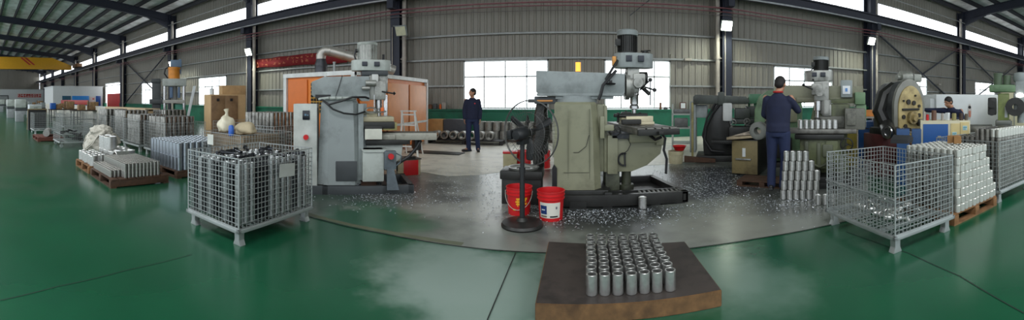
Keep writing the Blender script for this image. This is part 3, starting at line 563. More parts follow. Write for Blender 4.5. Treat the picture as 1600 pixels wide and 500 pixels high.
# ================================================================ CAGES, PALLETS, SLEEVES
wood = mat('pallet wood', rgb(122, 86, 52), .75, var=.25, scale=9, dirt=rgb(60, 40, 24), dirt_amt=.6, dirt_scale=4)
wood_d = mat('dark pallet wood', rgb(74, 50, 34), .75, var=.25, scale=9, dirt=rgb(30, 22, 16), dirt_amt=.6, dirt_scale=4)
def wire_grid(mb, o, u, v, nu, nv, r=.003, skip=None, n=4):
    """welded mesh from corner o along vectors u and v"""
    o = Vector(o); u = Vector(u); v = Vector(v); w = u.cross(v).normalized() * r * 1.5
    for i in range(nu + 1):
        p = o + u * i / nu; mb.cyl(p, p + v, r if 0 < i < nu else r * 1.8, n=n, caps=False)
    for j in range(nv + 1):
        p = o + v * j / nv + w; mb.cyl(p, p + u, r if 0 < j < nv else r * 1.8, n=n, caps=False)
def make_cage(label, L=1.12, W=.9, H=.86, pitch=.05, half=None, r=.003, loc=(0, 0, 0), rz=0, group=None, low_front=False, caster=False, pitch_v=None):
    """local: W along x, L along y, centre at origin. half: side ('-x','-y','+x') whose upper half is a hinged gate"""
    t = thing('wire_mesh_cage', label, 'cage', loc, rz, group)
    x0, x1, y0, y1 = -W / 2, W / 2, -L / 2, L / 2; zb = .17; pv = pitch_v or pitch
    mb = MB()
    for (a, b) in (((x0, y0), (x1, y0)), ((x1, y0), (x1, y1)), ((x1, y1), (x0, y1)), ((x0, y1), (x0, y0))):
        cx, cy = (a[0] + b[0]) / 2, (a[1] + b[1]) / 2; lx = abs(a[0] - b[0]) + .04; ly = abs(a[1] - b[1]) + .04
        mb.box((cx, cy, zb - .02), (lx, ly, .035), bev=.004)
    for k in (-.25, .25): mb.box((0, L * k, zb - .03), (W, .05, .025))
    mb.build('base_frame', wire_m, t)
    mb = MB(); wire_grid(mb, (x0, y0, zb), (W, 0, 0), (0, L, 0), max(3, round(W / pitch / 1.5)), max(3, round(L / pitch / 1.5)), r); mb.build('floor_mesh', wire_m, t)
    sides = {'-y': ((x0, y0, zb), (W, 0, 0), W), '+x': ((x1, y0, zb), (0, L, 0), L), '+y': ((x1, y1, zb), (-W, 0, 0), W), '-x': ((x0, y1, zb), (0, -L, 0), L)}
    for k, (o, u, ln) in sides.items():
        h = H - zb
        if low_front and k == low_front:
            h *= .52
        mb = MB(); wire_grid(mb, o, u, (0, 0, h), round(ln / pitch), round(h / pv), r)
        if half == k:
            p = Vector(o) + Vector((0, 0, h * .47)); q = p + Vector(u); mb.cyl(p, q, r * 2.6, n=6)
            w_ = Vector(u).cross(Vector((0, 0, 1))).normalized() * .012
            mb.cyl(p + w_ + Vector((0, 0, .03)), q + w_ + Vector((0, 0, .03)), r * 2, n=6)
        mb.build('side_mesh', wire_m, t)
    for sx in (-1, 1):
        for sy in (-1, 1):
            cx, cy = sx * (W / 2 - .06), sy * (L / 2 - .06)
            mb = MB()
            if caster:
                mb.box((cx, cy, .13), (.06, .06, .04)); mb.cyl((cx - .018, cy, .055), (cx + .018, cy, .055), .055, n=14)
            else:
                mb.prism([(cx - .035, .15), (cx - .032, .05), (cx - .055, 0), (cx + .055, 0), (cx + .032, .05), (cx + .035, .15)], cy - .035, cy + .035, 'XZ', bev=.004)
            mb.build('foot', wire_m, t)
    for sx in (-1, 1):
        for sy in (-1, 1):
            mb = MB(); mb.cyl((sx * W / 2, sy * L / 2, zb), (sx * W / 2, sy * L / 2, H + .005), r * 2.2, n=6); mb.build('corner_rod', wire_m, t)
    return t
SL_CACHE = {}
def sleeve_mesh(ro, ri, h, n=20, name='steel_sleeve', m_=None, bevel=True):
    key = (ro, ri, h, n, name)
    if key in SL_CACHE: return SL_CACHE[key]
    mb = MB(); c = {'platform_sleeve': .0025, 'stack_sleeve': .008, 'small_sleeve': .002}.get(name, min(.006, ro * .14)) if bevel else 0
    prof = [(ri, c), (ri + min(c, .003), 0), (ro - c, 0), (ro, c), (ro, h - c), (ro - c, h), (ri + min(c, .003), h), (ri, h - c)] if bevel else [(ri, 0), (ro, 0), (ro, h), (ri, h)]
    mb.lathe(prof, n, close=True)
    o = mb.build(name, m_ or sleeve_m); me = o.data; bpy.data.objects.remove(o); SL_CACHE[key] = me; return me
SLV = {}
def sleeve(me, p, rz=0, label='', group='', cat='sleeve', name='steel_sleeve', tilt=None, stuff=False):
    o = bpy.data.objects.new(name, me); COL.objects.link(o); o.location = p; o.rotation_euler = (tilt[0], tilt[1], rz) if tilt else (0, 0, rz)
    tag(o, label, cat, group); return o
REST = []
ORD = 'first second third fourth fifth sixth seventh eighth ninth tenth eleventh twelfth'.split()
def rest(p, ro, ri, h): REST.append((Vector(p), ro, ri, h))
def stuff_sleeves(name, pts, ro, ri, h, label, n=10, m_=None):
    mb = MB()
    for p in pts: mb.lathe([(ri, 0), (ro, 0), (ro, h), (ri, h)], n, p, close=True)
    return tag(mb.build(name, m_ or sleeve_m, fix=False), label, 'sleeves', kind='stuff')
def make_pallet(label, W, D_, loc, rz=0, H=.13, m_=None, group=None, nb=7):
    t = thing('wooden_pallet', label, 'pallet', loc, rz, group); m_ = m_ or wood
    for k in range(nb):
        mb = MB(); y = -D_ / 2 + D_ * (k + .5) / nb; mb.b(-W / 2, W / 2, y - D_ / nb * .42, y + D_ / nb * .42, H - .02, H, .003); mb.build('deck_board', m_, t)
    for x in (-W / 2 + .05, 0, W / 2 - .05):
        mb = MB(); mb.b(x - .045, x + .045, -D_ / 2, D_ / 2, .018, H - .02, .003); mb.build('stringer', m_, t)
    for y in (-D_ / 2 + .05, D_ / 2 - .05):
        mb = MB(); mb.b(-W / 2, W / 2, y - .05, y + .05, 0, .018); mb.build('bottom_board', m_, t)
    return t

# ---- board with fifty-six sleeves in the foreground
zt = .115
bk0, bk1, f0, f1 = G(857, 377, zt), G(1070, 377, zt), G(836, 474, zt), G(1128, 453, zt)
mb = MB(); prof = [bk0, bk1, f1, f0]
A = mb.ring([(p.x, p.y, .0) for p in prof]); B = mb.ring([(p.x, p.y, zt) for p in prof])
mb.face(A[::-1]); mb.mi = 1; mb.face(B); mb.mi = 0
for i in range(4): mb.face([A[i], A[(i + 1) % 4], B[(i + 1) % 4], B[i]])
bmesh.ops.bevel(mb.bm, geom=[e for e in mb.bm.edges], offset=.006, segments=2, affect='EDGES')
bd = mb.build('plywood_platform', [mat('layered plywood edge', rgb(104, 76, 46), .7, var=.3, scale=14, dirt=rgb(58, 40, 24), dirt_amt=.6, dirt_scale=5), mat('oil stained plywood top', rgb(58, 50, 46), .6, var=.2, scale=4, dirt=rgb(26, 22, 20), dirt_amt=.7, dirt_scale=5)])
tag(bd, 'thick oil-stained wooden platform on the floor carrying the square block of sleeves', 'platform')
me = sleeve_mesh(.0385, .0285, .136, 28, 'platform_sleeve', mat('bright turned steel', rgb(206, 205, 202), .28, .92, var=.1, scale=30))
fl, fr, bl, br = G(925, 459, zt), G(1047, 452, zt), G(923, 392, zt), G(1020, 390, zt)
for r_ in range(8):
    for c_ in range(7):
        a = fl.lerp(fr, c_ / 6); b = bl.lerp(br, c_ / 6); p = a.lerp(b, r_ / 7)
        p = p + Vector((random.uniform(-.004, .004), random.uniform(-.004, .004), 0)); p.z = zt + .001
        sleeve(me, p, random.random() * 6, 'bright steel sleeve on the wooden platform, %s row from the front, %s from the left' % (ORD[r_], ORD[c_]), 'sleeves on the wooden platform')

# ---- cage in front on the left, filled with upright rods
cx, cy = -3.235, 2.835; cW, cL, cH = .88, 1.13, .85
make_cage('zinc wire mesh cage nearest on the left, filled with upright steel tubes', cL, cW, cH, .052, None, .004, (cx, cy, 0), R(1.5))
mb = MB(); mb.b(-.12, .12, -.003, .003, -.07, .07); card = mb.build('blank_card', mat('pale card', rgb(170, 172, 166), .7)); card.location = (cx + cW / 2 + .02, cy + .12, .66); card.rotation_euler = (0, R(4), R(91)); tag(card, 'pale blank card wired to the side of the front left cage', 'card')
rodm1 = sleeve_mesh(.037, .028, .60, 14, 'steel_tube', mat('dark bright steel tube', rgb(176, 178, 178), .3, .9, var=.35, scale=6))
rodm2 = sleeve_mesh(.037, .026, .57, 14, 'steel_tube_dark', mat('blackened steel tube', rgb(52, 54, 56), .35, .8, var=.3, scale=6))
for i in range(9):
    for j in range(12):
        x = cx - cW / 2 + .07 + i * (cW - .14) / 8; y = cy - cL / 2 + .07 + j * (cL - .14) / 11
        dk = random.random() < .42
        sleeve(rodm2 if dk else rodm1, (x + random.uniform(-.006, .006), y + random.uniform(-.006, .006), .1815), 0,
               ('blackened' if dk else 'bright') + ' steel tube standing upright in the front left cage', ('blackened' if dk else 'bright') + ' tubes in the front left cage', 'tube', 'steel_tube')
# loose studs lying on top of the tubes
stud = None
for k in range(16):
    x = cx + random.uniform(-.36, .36); y = cy + random.uniform(-.48, .48); z = .802; a = random.random() * PI
    if stud is None:
        mb = MB(); mb.cyl((-.07, 0, 0), (.07, 0, 0), .018, n=10); mb.cyl((.07, 0, 0), (.09, 0, 0), .028, n=10); s_ = mb.build('steel_pin', mat('blued steel pin', rgb(70, 72, 76), .3, .9, var=.3)); stud = s_
    else: s_ = stud.copy(); COL.objects.link(s_)
    s_.location = (x, y, z); s_.rotation_euler = (0, random.uniform(-.15, .15), a); tag(s_, 'dark headed steel pin lying on the tubes of the front left cage', 'pin', 'pins on top of the front left cage')

# ---- right-hand cage, nearly empty
make_cage('zinc wire mesh cage in the right foreground, nearly empty, hinged half gate', 1.12, .86, .82, .05, '-x', .004, (3.10, 2.72, 0), R(-6))
for k in range(26):
    mb = None
    p = Vector((3.10 + random.uniform(-.3, .3), 2.72 + random.uniform(-.35, .42), .185))
    o = sleeve(sleeve_mesh(.03, .022, .07, 14), p + Vector((0, 0, .03)), 0, 'short bright steel ring lying on the floor of the right foreground cage', 'rings in the right foreground cage', 'ring', 'steel_ring', tilt=(PI / 2, 0))
    o.rotation_euler = (PI / 2, 0, random.random() * PI)
# ---- pallet with a stepped stack of sleeves beside it
white_sl = mat('satin steel sleeve', rgb(206, 206, 198), .34, .7, var=.08, scale=20)
p0 = make_pallet('raw wooden pallet under the stepped stack between the two right cages', 1.0, 1.05, (4.13, 2.66, 0), R(-4), .13, wood)
white_d = mat('shadowed satin sleeve', rgb(196, 196, 188), .38, .6)
me_w = sleeve_mesh(.0385, .030, .088, 18, 'stack_sleeve', white_sl)
ox, oy = 3.66, 2.17; na, nb_ = 11, 9; pit = .087; NL = 8
for L_ in range(NL):
    nx = na - (0, 0, 1, 1, 2, 2, 3, 3)[L_]; up = na - (0, 0, 1, 1, 2, 2, 3, 3, 99)[L_ + 1]; z = .131 + L_ * .090
    for i in range(nx):
        for j in range(nb_):
            p = (ox + .045 + i * pit + random.uniform(-.003, .003), oy + .03 + j * pit - i * .005 + random.uniform(-.007, .007), z)
            if j == 0: sleeve(me_w, p, 0, 'satin sleeve, stepped stack front face, %s layer from the pallet, %s from the left' % (ORD[L_], ORD[i]), 'front sleeves of the stepped stack')
            elif L_ == NL - 1: sleeve(me_w, p, 0, 'satin sleeve in the top layer of the stepped stack, behind its front row', 'top sleeves of the stepped stack')
            elif i >= up: sleeve(me_w, p, 0, 'satin sleeve on a right-hand step of the stepped stack', 'step sleeves of the stepped stack')
            else: rest(p, .0395, .03, .088)
mb = MB(); b3 = bmesh.new(); mb.prism([(-.16, 0), (.1, 0), (.12, .06), (-.02, .1), (-.14, .05)], -.12, .12, 'XZ', bev=.006); sc = mb.build('dark_rag', mat('dark cloth', rgb(40, 42, 44), .9)); sc.location = (3.88, 3.15, .131 + 8 * .09 + .002); sc.rotation_euler = (0, 0, .4); tag(sc, 'dark folded rag lying on top of the stepped sleeve stack', 'rag')
mb = MB(); mb.b(-.08, .08, -.004, .004, 0, .10); mb.b(-.004, .09, -.07, .0, 0, .09); sc = mb.build('cardboard_flap', mat('brown cardboard', rgb(150, 110, 66), .85)); sc.location = (4.12, 2.50, .131 + 8 * .09 + .012); sc.rotation_euler = (0, 0, R(-50)); tag(sc, 'torn brown cardboard flap standing on the stepped sleeve stack', 'cardboard')
# ---- far-right cage full of sleeves
make_cage('zinc wire mesh cage at the right edge of the photo, heaped with satin sleeves', 1.1, 1.05, .84, .055, None, .004, (5.24, 2.60, 0), R(-5))
me_w2 = sleeve_mesh(.0395, .030, .116, 18, 'cage_stack_sleeve', white_sl)
for L_ in range(7):
    for k in range(10):
        for j in range(9):
            if L_ == 6 and j > 4: continue
            p = (4.80 + k * .086 + j * .006, 2.17 + j * .086 - k * .008, .18 + L_ * .118)
            if L_ == 6 and j < 2: sleeve(me_w2, p, 0, 'satin sleeve, %s row of the top layer, right edge cage, %s along' % (('front', 'second')[j], ORD[k]), 'top sleeves of the right edge cage')
            else: rest(p, .0395, .03, .116)
# ---- pile of sleeves on the floor by the operator
base = G(1250, 312); fc = face_cam(base); ex = Vector((cos(fc), sin(fc), 0)); ey = Vector((-sin(fc), cos(fc), 0))
me_f = sleeve_mesh(.042, .032, .135, 20)
for L_ in range(5):
    n_ = 6 - (1 if L_ > 2 else 0) - (1 if L_ > 3 else 0)
    for i in range(n_):
        for j in range(2):
            p = base + ex * (-.24 + i * .092 + (.012 * L_)) + ey * (j * .092 + random.uniform(-.004, .004)); p.z = .004 + L_ * .137
            if j == 0: sleeve(me_f, p, 0, 'polished sleeve in the floor pile by the operator, layer %s up, %s from the left' % (ORD[L_], ORD[i]), 'sleeves piled on the floor by the operator')
            else: rest(p, .042, .032, .135)
base = G(1290, 320)
for i in range(3): p = base + ex * (-.1 + i * .1); p.z = .004; sleeve(me_f, p, 0, 'steel sleeve on the floor between the pile and the cage, %s of three' % ORD[i], 'sleeves beside the floor pile')
# row of sleeves on the olive machine's table
fr_ = Matrix.Translation(mill3.location) @ Matrix.Rotation(mill3.rotation_euler.z, 4, 'Z')
me_t = sleeve_mesh(.045, .033, .15, 20)
for i in range(7): sleeve(me_t, fr_ @ Vector((-.42 + i * .096, -.30, .941)), 0, 'steel sleeve in the row on the olive machine table, %s from the left' % ORD[i], 'sleeves on the olive machine table')
# sleeve on the floor under the centre machine
sleeve(sleeve_mesh(.055, .045, .15, 20), G(1004, 326) + Vector((0, 0, .004)), 0, 'lone steel sleeve on the floor before the drip tray of the centre machine', None)

# ---- left pallets
make_pallet('dark worn pallet under the square block of small sleeves, left', 1.15, 1.05, (-6.20, 2.55, 0), 0, .14, wood_d)
make_pallet('worn pallet under the mixed larger sleeves, left', 1.0, 1.05, (-7.38, 2.55, 0), 0, .14, wood)
me_s = sleeve_mesh(.029, .0235, .115, 14, 'small_sleeve', mat('small turned steel', rgb(172, 170, 164), .3, .9, var=.15, scale=30))
lab = 'small steel sleeve in the square block on the dark pallet'
for i in range(16):  # every piece of this block is a small turned sleeve
    for j in range(13):
        x = -6.70 + i * .067; y = 2.10 + j * .067; 
        two = j >= 3
        if not two and i > 13: continue
        for L_ in range(2 if two else 1):
            p = (x + random.uniform(-.003, .003), y, .141 + L_ * .117)
            vis = (L_ == 1) or (not two) or (j == 3) or (i == 15)
            if vis and not two: sleeve(me_s, p, 0, 'small steel sleeve in the low single layer at the front of the dark pallet', 'low layer sleeves on the dark pallet', 'bushing', 'small_steel_sleeve')
            elif vis and L_ == 1 and j == 3: sleeve(me_s, p, 0, 'small steel sleeve on the front top edge of the two-layer block, dark pallet', 'front edge sleeves on the dark pallet', 'bushing', 'small_steel_sleeve')
            elif vis and L_ == 1 and i == 15: sleeve(me_s, p, 0, 'small steel sleeve on the right top edge of the two-layer block, dark pallet', 'right edge sleeves on the dark pallet', 'bushing', 'small_steel_sleeve')
            elif vis and L_ == 1: sleeve(me_s, p, 0, 'small steel sleeve within the top layer of the two-layer block, dark pallet', 'top layer sleeves on the dark pallet', 'bushing', 'small_steel_sleeve')
            elif vis: sleeve(me_s, p, 0, 'small steel sleeve in the lower layer of the two-layer block, dark pallet', 'lower layer sleeves on the dark pallet', 'bushing', 'small_steel_sleeve')
            else: rest(p, .03, .022, .115)
me_b = sleeve_mesh(.075, .062, .20, 20); me_c = sleeve_mesh(.14, .125, .26, 24, 'wide_sleeve')
for k in range(5): sleeve(me_b, (-7.75 + k * .20, 2.14 + (.02 if k % 2 else 0), .141), 0, 'medium steel sleeve in the front row of the worn left pallet, %s from the left' % ORD[k], 'medium sleeves on the worn left pallet')
for k in range(4): sleeve(me_b, (-7.70 + k * .22, 2.34, .141), 0, 'medium steel sleeve in the second row of the worn left pallet, %s from the left' % ORD[k], 'second row sleeves on the worn left pallet')
for k in range(3):
    for j in range(2): sleeve(me_c, (-7.62 + k * .29, 2.62 + j * .29, .141), 0, 'wide steel sleeve standing at the back of the worn left pallet', 'wide sleeves on the worn left pallet')
for k in range(2): sleeve(me_c, (-7.62 + k * .29, 2.62, .402), 0, 'wide steel sleeve stacked second on the worn left pallet', 'stacked wide sleeves on the worn left pallet')
o = sleeve(me_c, (-6.86, 2.9, .28), 0, 'wide steel sleeve lying on its side beside the white sack', None); o.rotation_euler = (R(90), 0, R(60)); o.location = (-6.78, 2.78, .282); o.rotation_euler = (R(90), 0, R(0))
# second pallet behind with taller bluish sleeves
make_pallet('dark pallet under the two-high stack of tall sleeves behind the front left cage', 1.25, 1.3, (-6.45, 4.0, 0), 0, .13, wood_d)
me_h = sleeve_mesh(.062, .05, .25, 18, 'tall_sleeve', mat('bluish turned steel', rgb(176, 184, 192), .28, .9, var=.15, scale=12))
for L_ in range(2):
    for i in range(9 - L_ * 0):
        for j in range(9):
            p = (-6.98 + i * .132, 3.45 + j * .132, .131 + L_ * .252)
            if L_ == 1 or j == 0 or i == 8: sleeve(me_h, p, 0, 'tall bluish sleeve, %s of the two-high stack behind the front left cage' % ('top layer' if L_ else 'lower layer'), ('top' if L_ else 'lower') + ' tall sleeves behind the front left cage', 'pipe section', 'tall_steel_sleeve')
            else: rest(p, .062, .05, .25)
# ---- further cages in rows, some heaped with sleeves
def heap(x0, x1, y0, y1, z, ro, h, layers, lab_, grp, stepx=1):
    pit_ = ro * 2.12; nx = int((x1 - x0) / pit_); ny = int((y1 - y0) / pit_)
    for L_ in range(layers):
        for i in range(nx):
            for j in range(ny):
                rest((x0 + ro + i * pit_ + random.uniform(-.006, .006), y0 + ro + j * pit_ + random.uniform(-.006, .006), z + L_ * (h + .004)), ro, ro * .74, h)
c1 = make_cage('wire mesh cage just behind the front left cage, with plastic bags in it', 1.15, 1.15, .85, .06, None, .003, (-5.15, 4.4, 0), R(-2), caster=True)
far = [(-6.1, 6.05, 'wire mesh cage heaped high with sleeves beside the grey control cabinet'), (-8.4, 4.75, 'wire mesh cage right behind the tall bluish sleeve stack'), (-9.9, 4.75, 'wire mesh cage behind the white sack, filled with sleeves'), (-11.4, 4.9, 'wire mesh cage second behind the white sack'), (-13.2, 4.9, 'wire mesh cage in the far middle row, full of sleeves'), (-7.6, 6.4, 'wire mesh cage under the beige wooden cabinet'), (-11.2, 6.2, 'wire mesh cage in the back row before the hydraulic press'), (-15.2, 4.2, 'wire mesh cage far back in the left aisle row')]
for k, (x, y, lb) in enumerate(far):
    if k == 0: c = make_cage(lb, 1.15, 1.15, .86, .075, None, .003, (x, y, 0), 0); protoc = c
    else:
        c = copy_tree(protoc); c.location = (x, y, 0); c['label'] = lb
heap(-6.6, -5.6, 5.58, 6.5, .19, .055, .155, 6, 'steel sleeve heaped in the cage beside the grey control cabinet', 'sleeves in the cage by the grey control cabinet')
heap(-8.9, -7.9, 4.25, 5.2, .19, .06, .2, 4, 'grey steel sleeve heaped in the cage right behind the tall sleeve stack', 'sleeves in the cage behind the tall stack')
heap(-10.4, -9.4, 4.25, 5.2, .19, .06, .2, 4, 'grey steel sleeve heaped in the cage behind the white sack', 'sleeves in the cage behind the white sack')
heap(-11.9, -10.9, 4.4, 5.3, .19, .07, .22, 4, 'grey steel sleeve heaped in the second cage behind the white sack', 'sleeves in the second cage behind the sack')
heap(-13.7, -12.7, 4.4, 5.3, .19, .07, .22, 4, 'grey steel sleeve heaped in the full cage of the far middle row', 'sleeves in the far middle cage')
heap(-11.7, -10.7, 5.75, 6.65, .19, .07, .22, 4, 'grey steel sleeve heaped in the back row cage before the press', 'sleeves in the cage before the press')
c = make_cage('low wire mesh trolley cage on casters holding dark scrap, left aisle', 1.0, 1.0, .72, .06, None, .003, (-11.3, 2.8, 0), 0, low_front='+x', caster=True)
for k in range(22):
    mb = MB(); L2 = random.uniform(.2, .35); mb.box((0, 0, 0), (L2, .06, .03), bev=.008); s_ = mb.build('scrap_bar', mat('black scrap steel', rgb(24, 24, 26), .5)); s_.location = (-11.3 + random.uniform(-.3, .3), 2.8 + random.uniform(-.3, .3), .20 + k * .013); s_.rotation_euler = (0, random.uniform(-.2, .2), random.random() * 3); tag(s_, 'black scrap bar thrown in the low trolley cage', 'scrap bar', 'scrap in the low trolley cage')
c = copy_tree(protoc); c.location = (-15.9, 2.75, 0); c['label'] = 'wire mesh cage beside the leaning beige board, left aisle'
c = copy_tree(protoc); c.location = (-17.6, 4.4, 0); c['label'] = 'wire mesh cage behind the leaning beige board'
c = copy_tree(protoc); c.location = (-13.9, 3.5, 0); c['label'] = 'wire mesh cage between the aisle trolley and the cage by the leaning board'
mb = MB(); mb.cyl((0, -.5, 0), (0, .5, 0), .12, n=20); r_ = mb.build('rolled_tube', mat('grey roll', rgb(150, 150, 146), .5)); r_.location = (-13.2, 2.35, .27); r_.rotation_euler = (0, 0, R(75)); tag(r_, 'grey roll lying on the low red-brown pallet in the left aisle', 'roll')
make_pallet('low red-brown pallet under the grey roll, left aisle', 1.3, .9, (-13.2, 2.35, 0), 0, .14, mat('red brown wood', rgb(92, 48, 36), .75))

def flush_rest():
    mb = MB(); bm = mb.bm
    for p, ro, ri, h in REST:
        n = 10
        R0 = [bm.verts.new(p + Vector((ro * cos(2 * PI * i / n), ro * sin(2 * PI * i / n), 0))) for i in range(n)]
        R1 = [bm.verts.new(v.co + Vector((0, 0, h))) for v in R0]; R2 = [bm.verts.new(p + Vector((ri * cos(2 * PI * i / n), ri * sin(2 * PI * i / n), h))) for i in range(n)]
        R3 = [bm.verts.new(v.co - Vector((0, 0, h * .6))) for v in R2]
        for A, B in ((R0, R1), (R1, R2), (R2, R3)):
            for i in range(n): bm.faces.new([A[i], A[(i + 1) % n], B[(i + 1) % n], B[i]])
    tag(mb.build('steel_sleeves', mat('grey turned sleeve', rgb(160, 158, 152), .27, .92, var=.35, scale=9), fix=False), 'further turned steel sleeves packed in the cages and stacks', 'sleeves', kind='stuff')
flush_rest()
# ================================================================ LARGE MACHINES AND ENCLOSURES AROUND
orange = mat('orange enclosure paint', rgb(232, 132, 52), .5, var=.05)
orange_p = mat('pale orange panel', rgb(226, 150, 96), .5, var=.05)
whitef = mat('white painted frame', rgb(216, 218, 214), .5)
whitew = mat('white painted panel', rgb(218, 222, 222), .55, var=.03)
# ---- orange enclosure
ex0, ex1, ey0, ey1, ez = -6.55, -4.5, 6.9, 11.2, 2.05
t = thing('spray_enclosure', 'large orange panelled enclosure with white frame behind the grey milling machine', 'enclosure', (ex0, ey0, 0))
W_, D_ = ex1 - ex0, ey1 - ey0
mb = MB(); mb.b(.06, W_ - .06, .04, D_ - .04, .1, ez - .04); mb.build('panel_body', orange, t)
mb = MB()
for x in (0, W_): mb.b(x - .05, x + .05, -.02, .06, 0, ez); mb.b(x - .05, x + .05, D_ - .06, D_, 0, ez)
mb.b(-.05, W_ + .05, -.03, .06, ez - .08, ez + .02); mb.b(-.05, W_ + .05, -.03, .06, .45, .53); mb.b(-.05, W_ + .05, D_ - .06, D_ + .02, ez - .08, ez); mb.b(-.05, .05, 0, D_, ez - .08, ez); mb.b(W_ - .05, W_ + .05, 0, D_, ez - .08, ez + .02)
mb.b(W_ * .62, W_ * .62 + .06, -.04, .05, ez - .1, ez + .0)
mb.build('frame', whitef, t)
mb = MB(); mb.b(.1, .72, -.0, .03, .58, ez - .14, .01); dr = mb.build('door', mat('deeper orange door', rgb(214, 112, 40), .5, var=.05), t)
mb = MB(); mb.b(.62, .66, -.02, .0, 1.1, 1.2); mb.build('door_handle', whitef, dr)
mb = MB(); mb.b(.82, 1.36, .02, .045, 1.1, 1.84); gr = mb.build('filter_panel', mat('yellow filter frame', rgb(196, 150, 60), .6), t)
mb = MB()
for i in range(6):
    for j in range(8): mb.b(.84 + i * .088, .90 + i * .088, -.0, .025, 1.12 + j * .09, 1.185 + j * .09)
mb.build('filter_hole', mat('dark filter opening', rgb(30, 26, 16), .8), gr)
for k in range(3):
    mb = MB(); y = .25 + k * 1.35; mb.b(W_ + .0, W_ + .03, y, y + 1.25, .2, 1.86 - .0, .01); mb.build('side_panel', orange_p if k else orange, t)
mb = MB(); mb.b(W_ + .03, W_ + .06, .2, D_ - .1, .72, .78); mb.build('side_rail', whitef, t)
# duct on it
galvd = mat('galvanised duct', rgb(176, 172, 164), .4, .6, var=.12, scale=8)
t = thing('exhaust_duct', 'galvanised exhaust duct with an elbow rising from the orange enclosure roof', 'duct', (ex0 + .72, ey0 + .55, ez + .02))
mb = MB(); mb.cyl((0, 0, 0), (0, 0, .2), .16, .16, n=24); mb.lathe([(.165, .2), (.165, .22), (.12, .36), (.12, .4)], 24); mb.build('fan_collar', mat('black and steel collar', rgb(64, 66, 70), .4, .5, var=.5, scale=4), t)
mb = MB(); pts = [(0, 0, .38), (0, 0, .46), (.03, .02, .54), (.11, .05, .59), (.2, .1, .58), (.5, .25, .48), (.9, .55, .34), (1.3, .9, .2), (1.5, 1.1, .10)]
mb.tube(pts, .125, 18); dk = mb.build('duct_pipe', galvd, t)
mb = MB()
for i in (4, 5, 6, 7):
    p = Vector(pts[i]); d = (Vector(pts[i + 1]) - p).normalized(); mb.cyl(p, p + d * .03, .135, n=18)
mb.build('duct_seam', galvd, dk)
mb = MB(); mb.cyl((ex1 - .55, ey0 + .05, ez), (ex1 - .55, ey0 + .05, ez + .22), .03, n=10); mb.cyl((ex1 - .55, ey0 + .05, ez + .22), (ex1 - .55, ey0 + .05, ez + .24), .04, n=10); tag(mb.build('vent_pipe', galv), 'short grey vent pipe on the orange enclosure roof edge', 'pipe')
# ---- red banner on the back wall
t = thing('wall_banner', 'long red cloth banner with faded writing high on the back wall', 'banner', (-12.35, 13.72, 3.4))
mb = MB(); n = 40; A = []; B = []
for i in range(n + 1):
    x = -3.1 + 6.2 * i / n; y = .02 * sin(i * .9) + .015 * sin(i * 2.3); lo = -.24 + .02 * sin(i * .35) - .10 * i / n; hi = .22 + .012 * sin(i * .6) + .02 * i / n
    A.append(mb.bm.verts.new((x, y, lo))); B.append(mb.bm.verts.new((x, y, hi)))
for i in range(n): mb.face([A[i], A[i + 1], B[i + 1], B[i]])
bn = mb.build('banner_cloth', mat('red banner cloth', rgb(132, 30, 34), .85, var=.15, scale=2), t)
sd_ = bn.modifiers.new('t', 'SOLIDIFY'); sd_.thickness = .004
mb = MB(); rr = random.Random(3)                      # two rows of faded, unreadable characters
for row, z in ((0, .1), (1, -.1)):
    for k in range(13):
        if rr.random() < .2: continue
        x = -2.3 + k * .31; 
        for s in range(4): mb.box((x + rr.uniform(-.06, .06), -.05, z + rr.uniform(-.05, .05)), (rr.uniform(.05, .16), .004, .018), rot=Matrix.Rotation(rr.choice((0, 0, .3, 1.5)), 3, 'Y'))
for p, q in (((-2.85, -.2), (-2.6, -.2)), ((-2.85, -.2), (-2.72, .05)), ((-2.72, .05), (-2.6, -.2))): mb.cyl((p[0], -.05, p[1]), (q[0], -.05, q[1]), .012, n=4)
mb.build('banner_lettering', mat('faded yellow lettering', rgb(206, 130, 92), .8), bn, smooth=0)
mb = MB(); mb.cyl((-3.2, .03, .25), (3.2, .03, .26), .01, n=5); mb.build('banner_cord', galv, t)
# ---- far left: white offices
def office(name, label, x0, x1, y0, y1, h, wins, m_=whitew):
    t = thing(name, label, 'building', (x0, y0, 0))
    mb = MB(); mb.b(0, x1 - x0, 0, y1 - y0, 0, h); mb.b(-.05, x1 - x0 + .05, -.05, y1 - y0 + .05, h, h + .08); mb.build('wall_panel', m_, t)
    return t
o1 = office('site_office', 'low white office block with a red sign across the far left end of the hall', -84, -80, -2, 13.4, 3.6, None)
mb = MB(); mb.b(4.0, 4.05, 5.0, 7.6, 0, 2.2); mb.build('door', mat('grey office door', rgb(168, 172, 170), .5), o1)
mb = MB(); mb.b(4.0, 4.06, 4.8, 5.0, 0, 2.3); mb.b(4.0, 4.06, 7.6, 7.8, 0, 2.3); mb.b(4.0, 4.06, 4.8, 7.8, 2.2, 2.4); mb.build('door_frame', mat('dark door frame', rgb(80, 84, 84), .5), o1)
mb = MB(); mb.b(4.0, 4.04, 9.7, 14.9, 1.9, 2.75); sg = mb.build('sign_board', mat('pale sign', rgb(226, 200, 196), .6), o1)
mb = MB(); rr = random.Random(5)
for k in range(9):
    y = 10.1 + k * .56
    for s in range(5): mb.box((4.06, y + rr.uniform(-.15, .15), 2.33 + rr.uniform(-.2, .2)), (.02, rr.uniform(.2, .45), .09), rot=Matrix.Rotation(rr.choice((0, 0, 1.57)), 3, 'X'))
    mb.b(4.05, 4.07, y - .22, y + .22, 2.0, 2.12); mb.b(4.05, 4.07, y - .22, y + .22, 2.55, 2.66)
mb.build('sign_lettering', mat('red sign lettering', rgb(206, 40, 40), .6), sg, smooth=0)
o2 = thing('office_cabin', 'white office cabin with blue window panels at the left back wall', 'building', (-45, 7.65, 0))
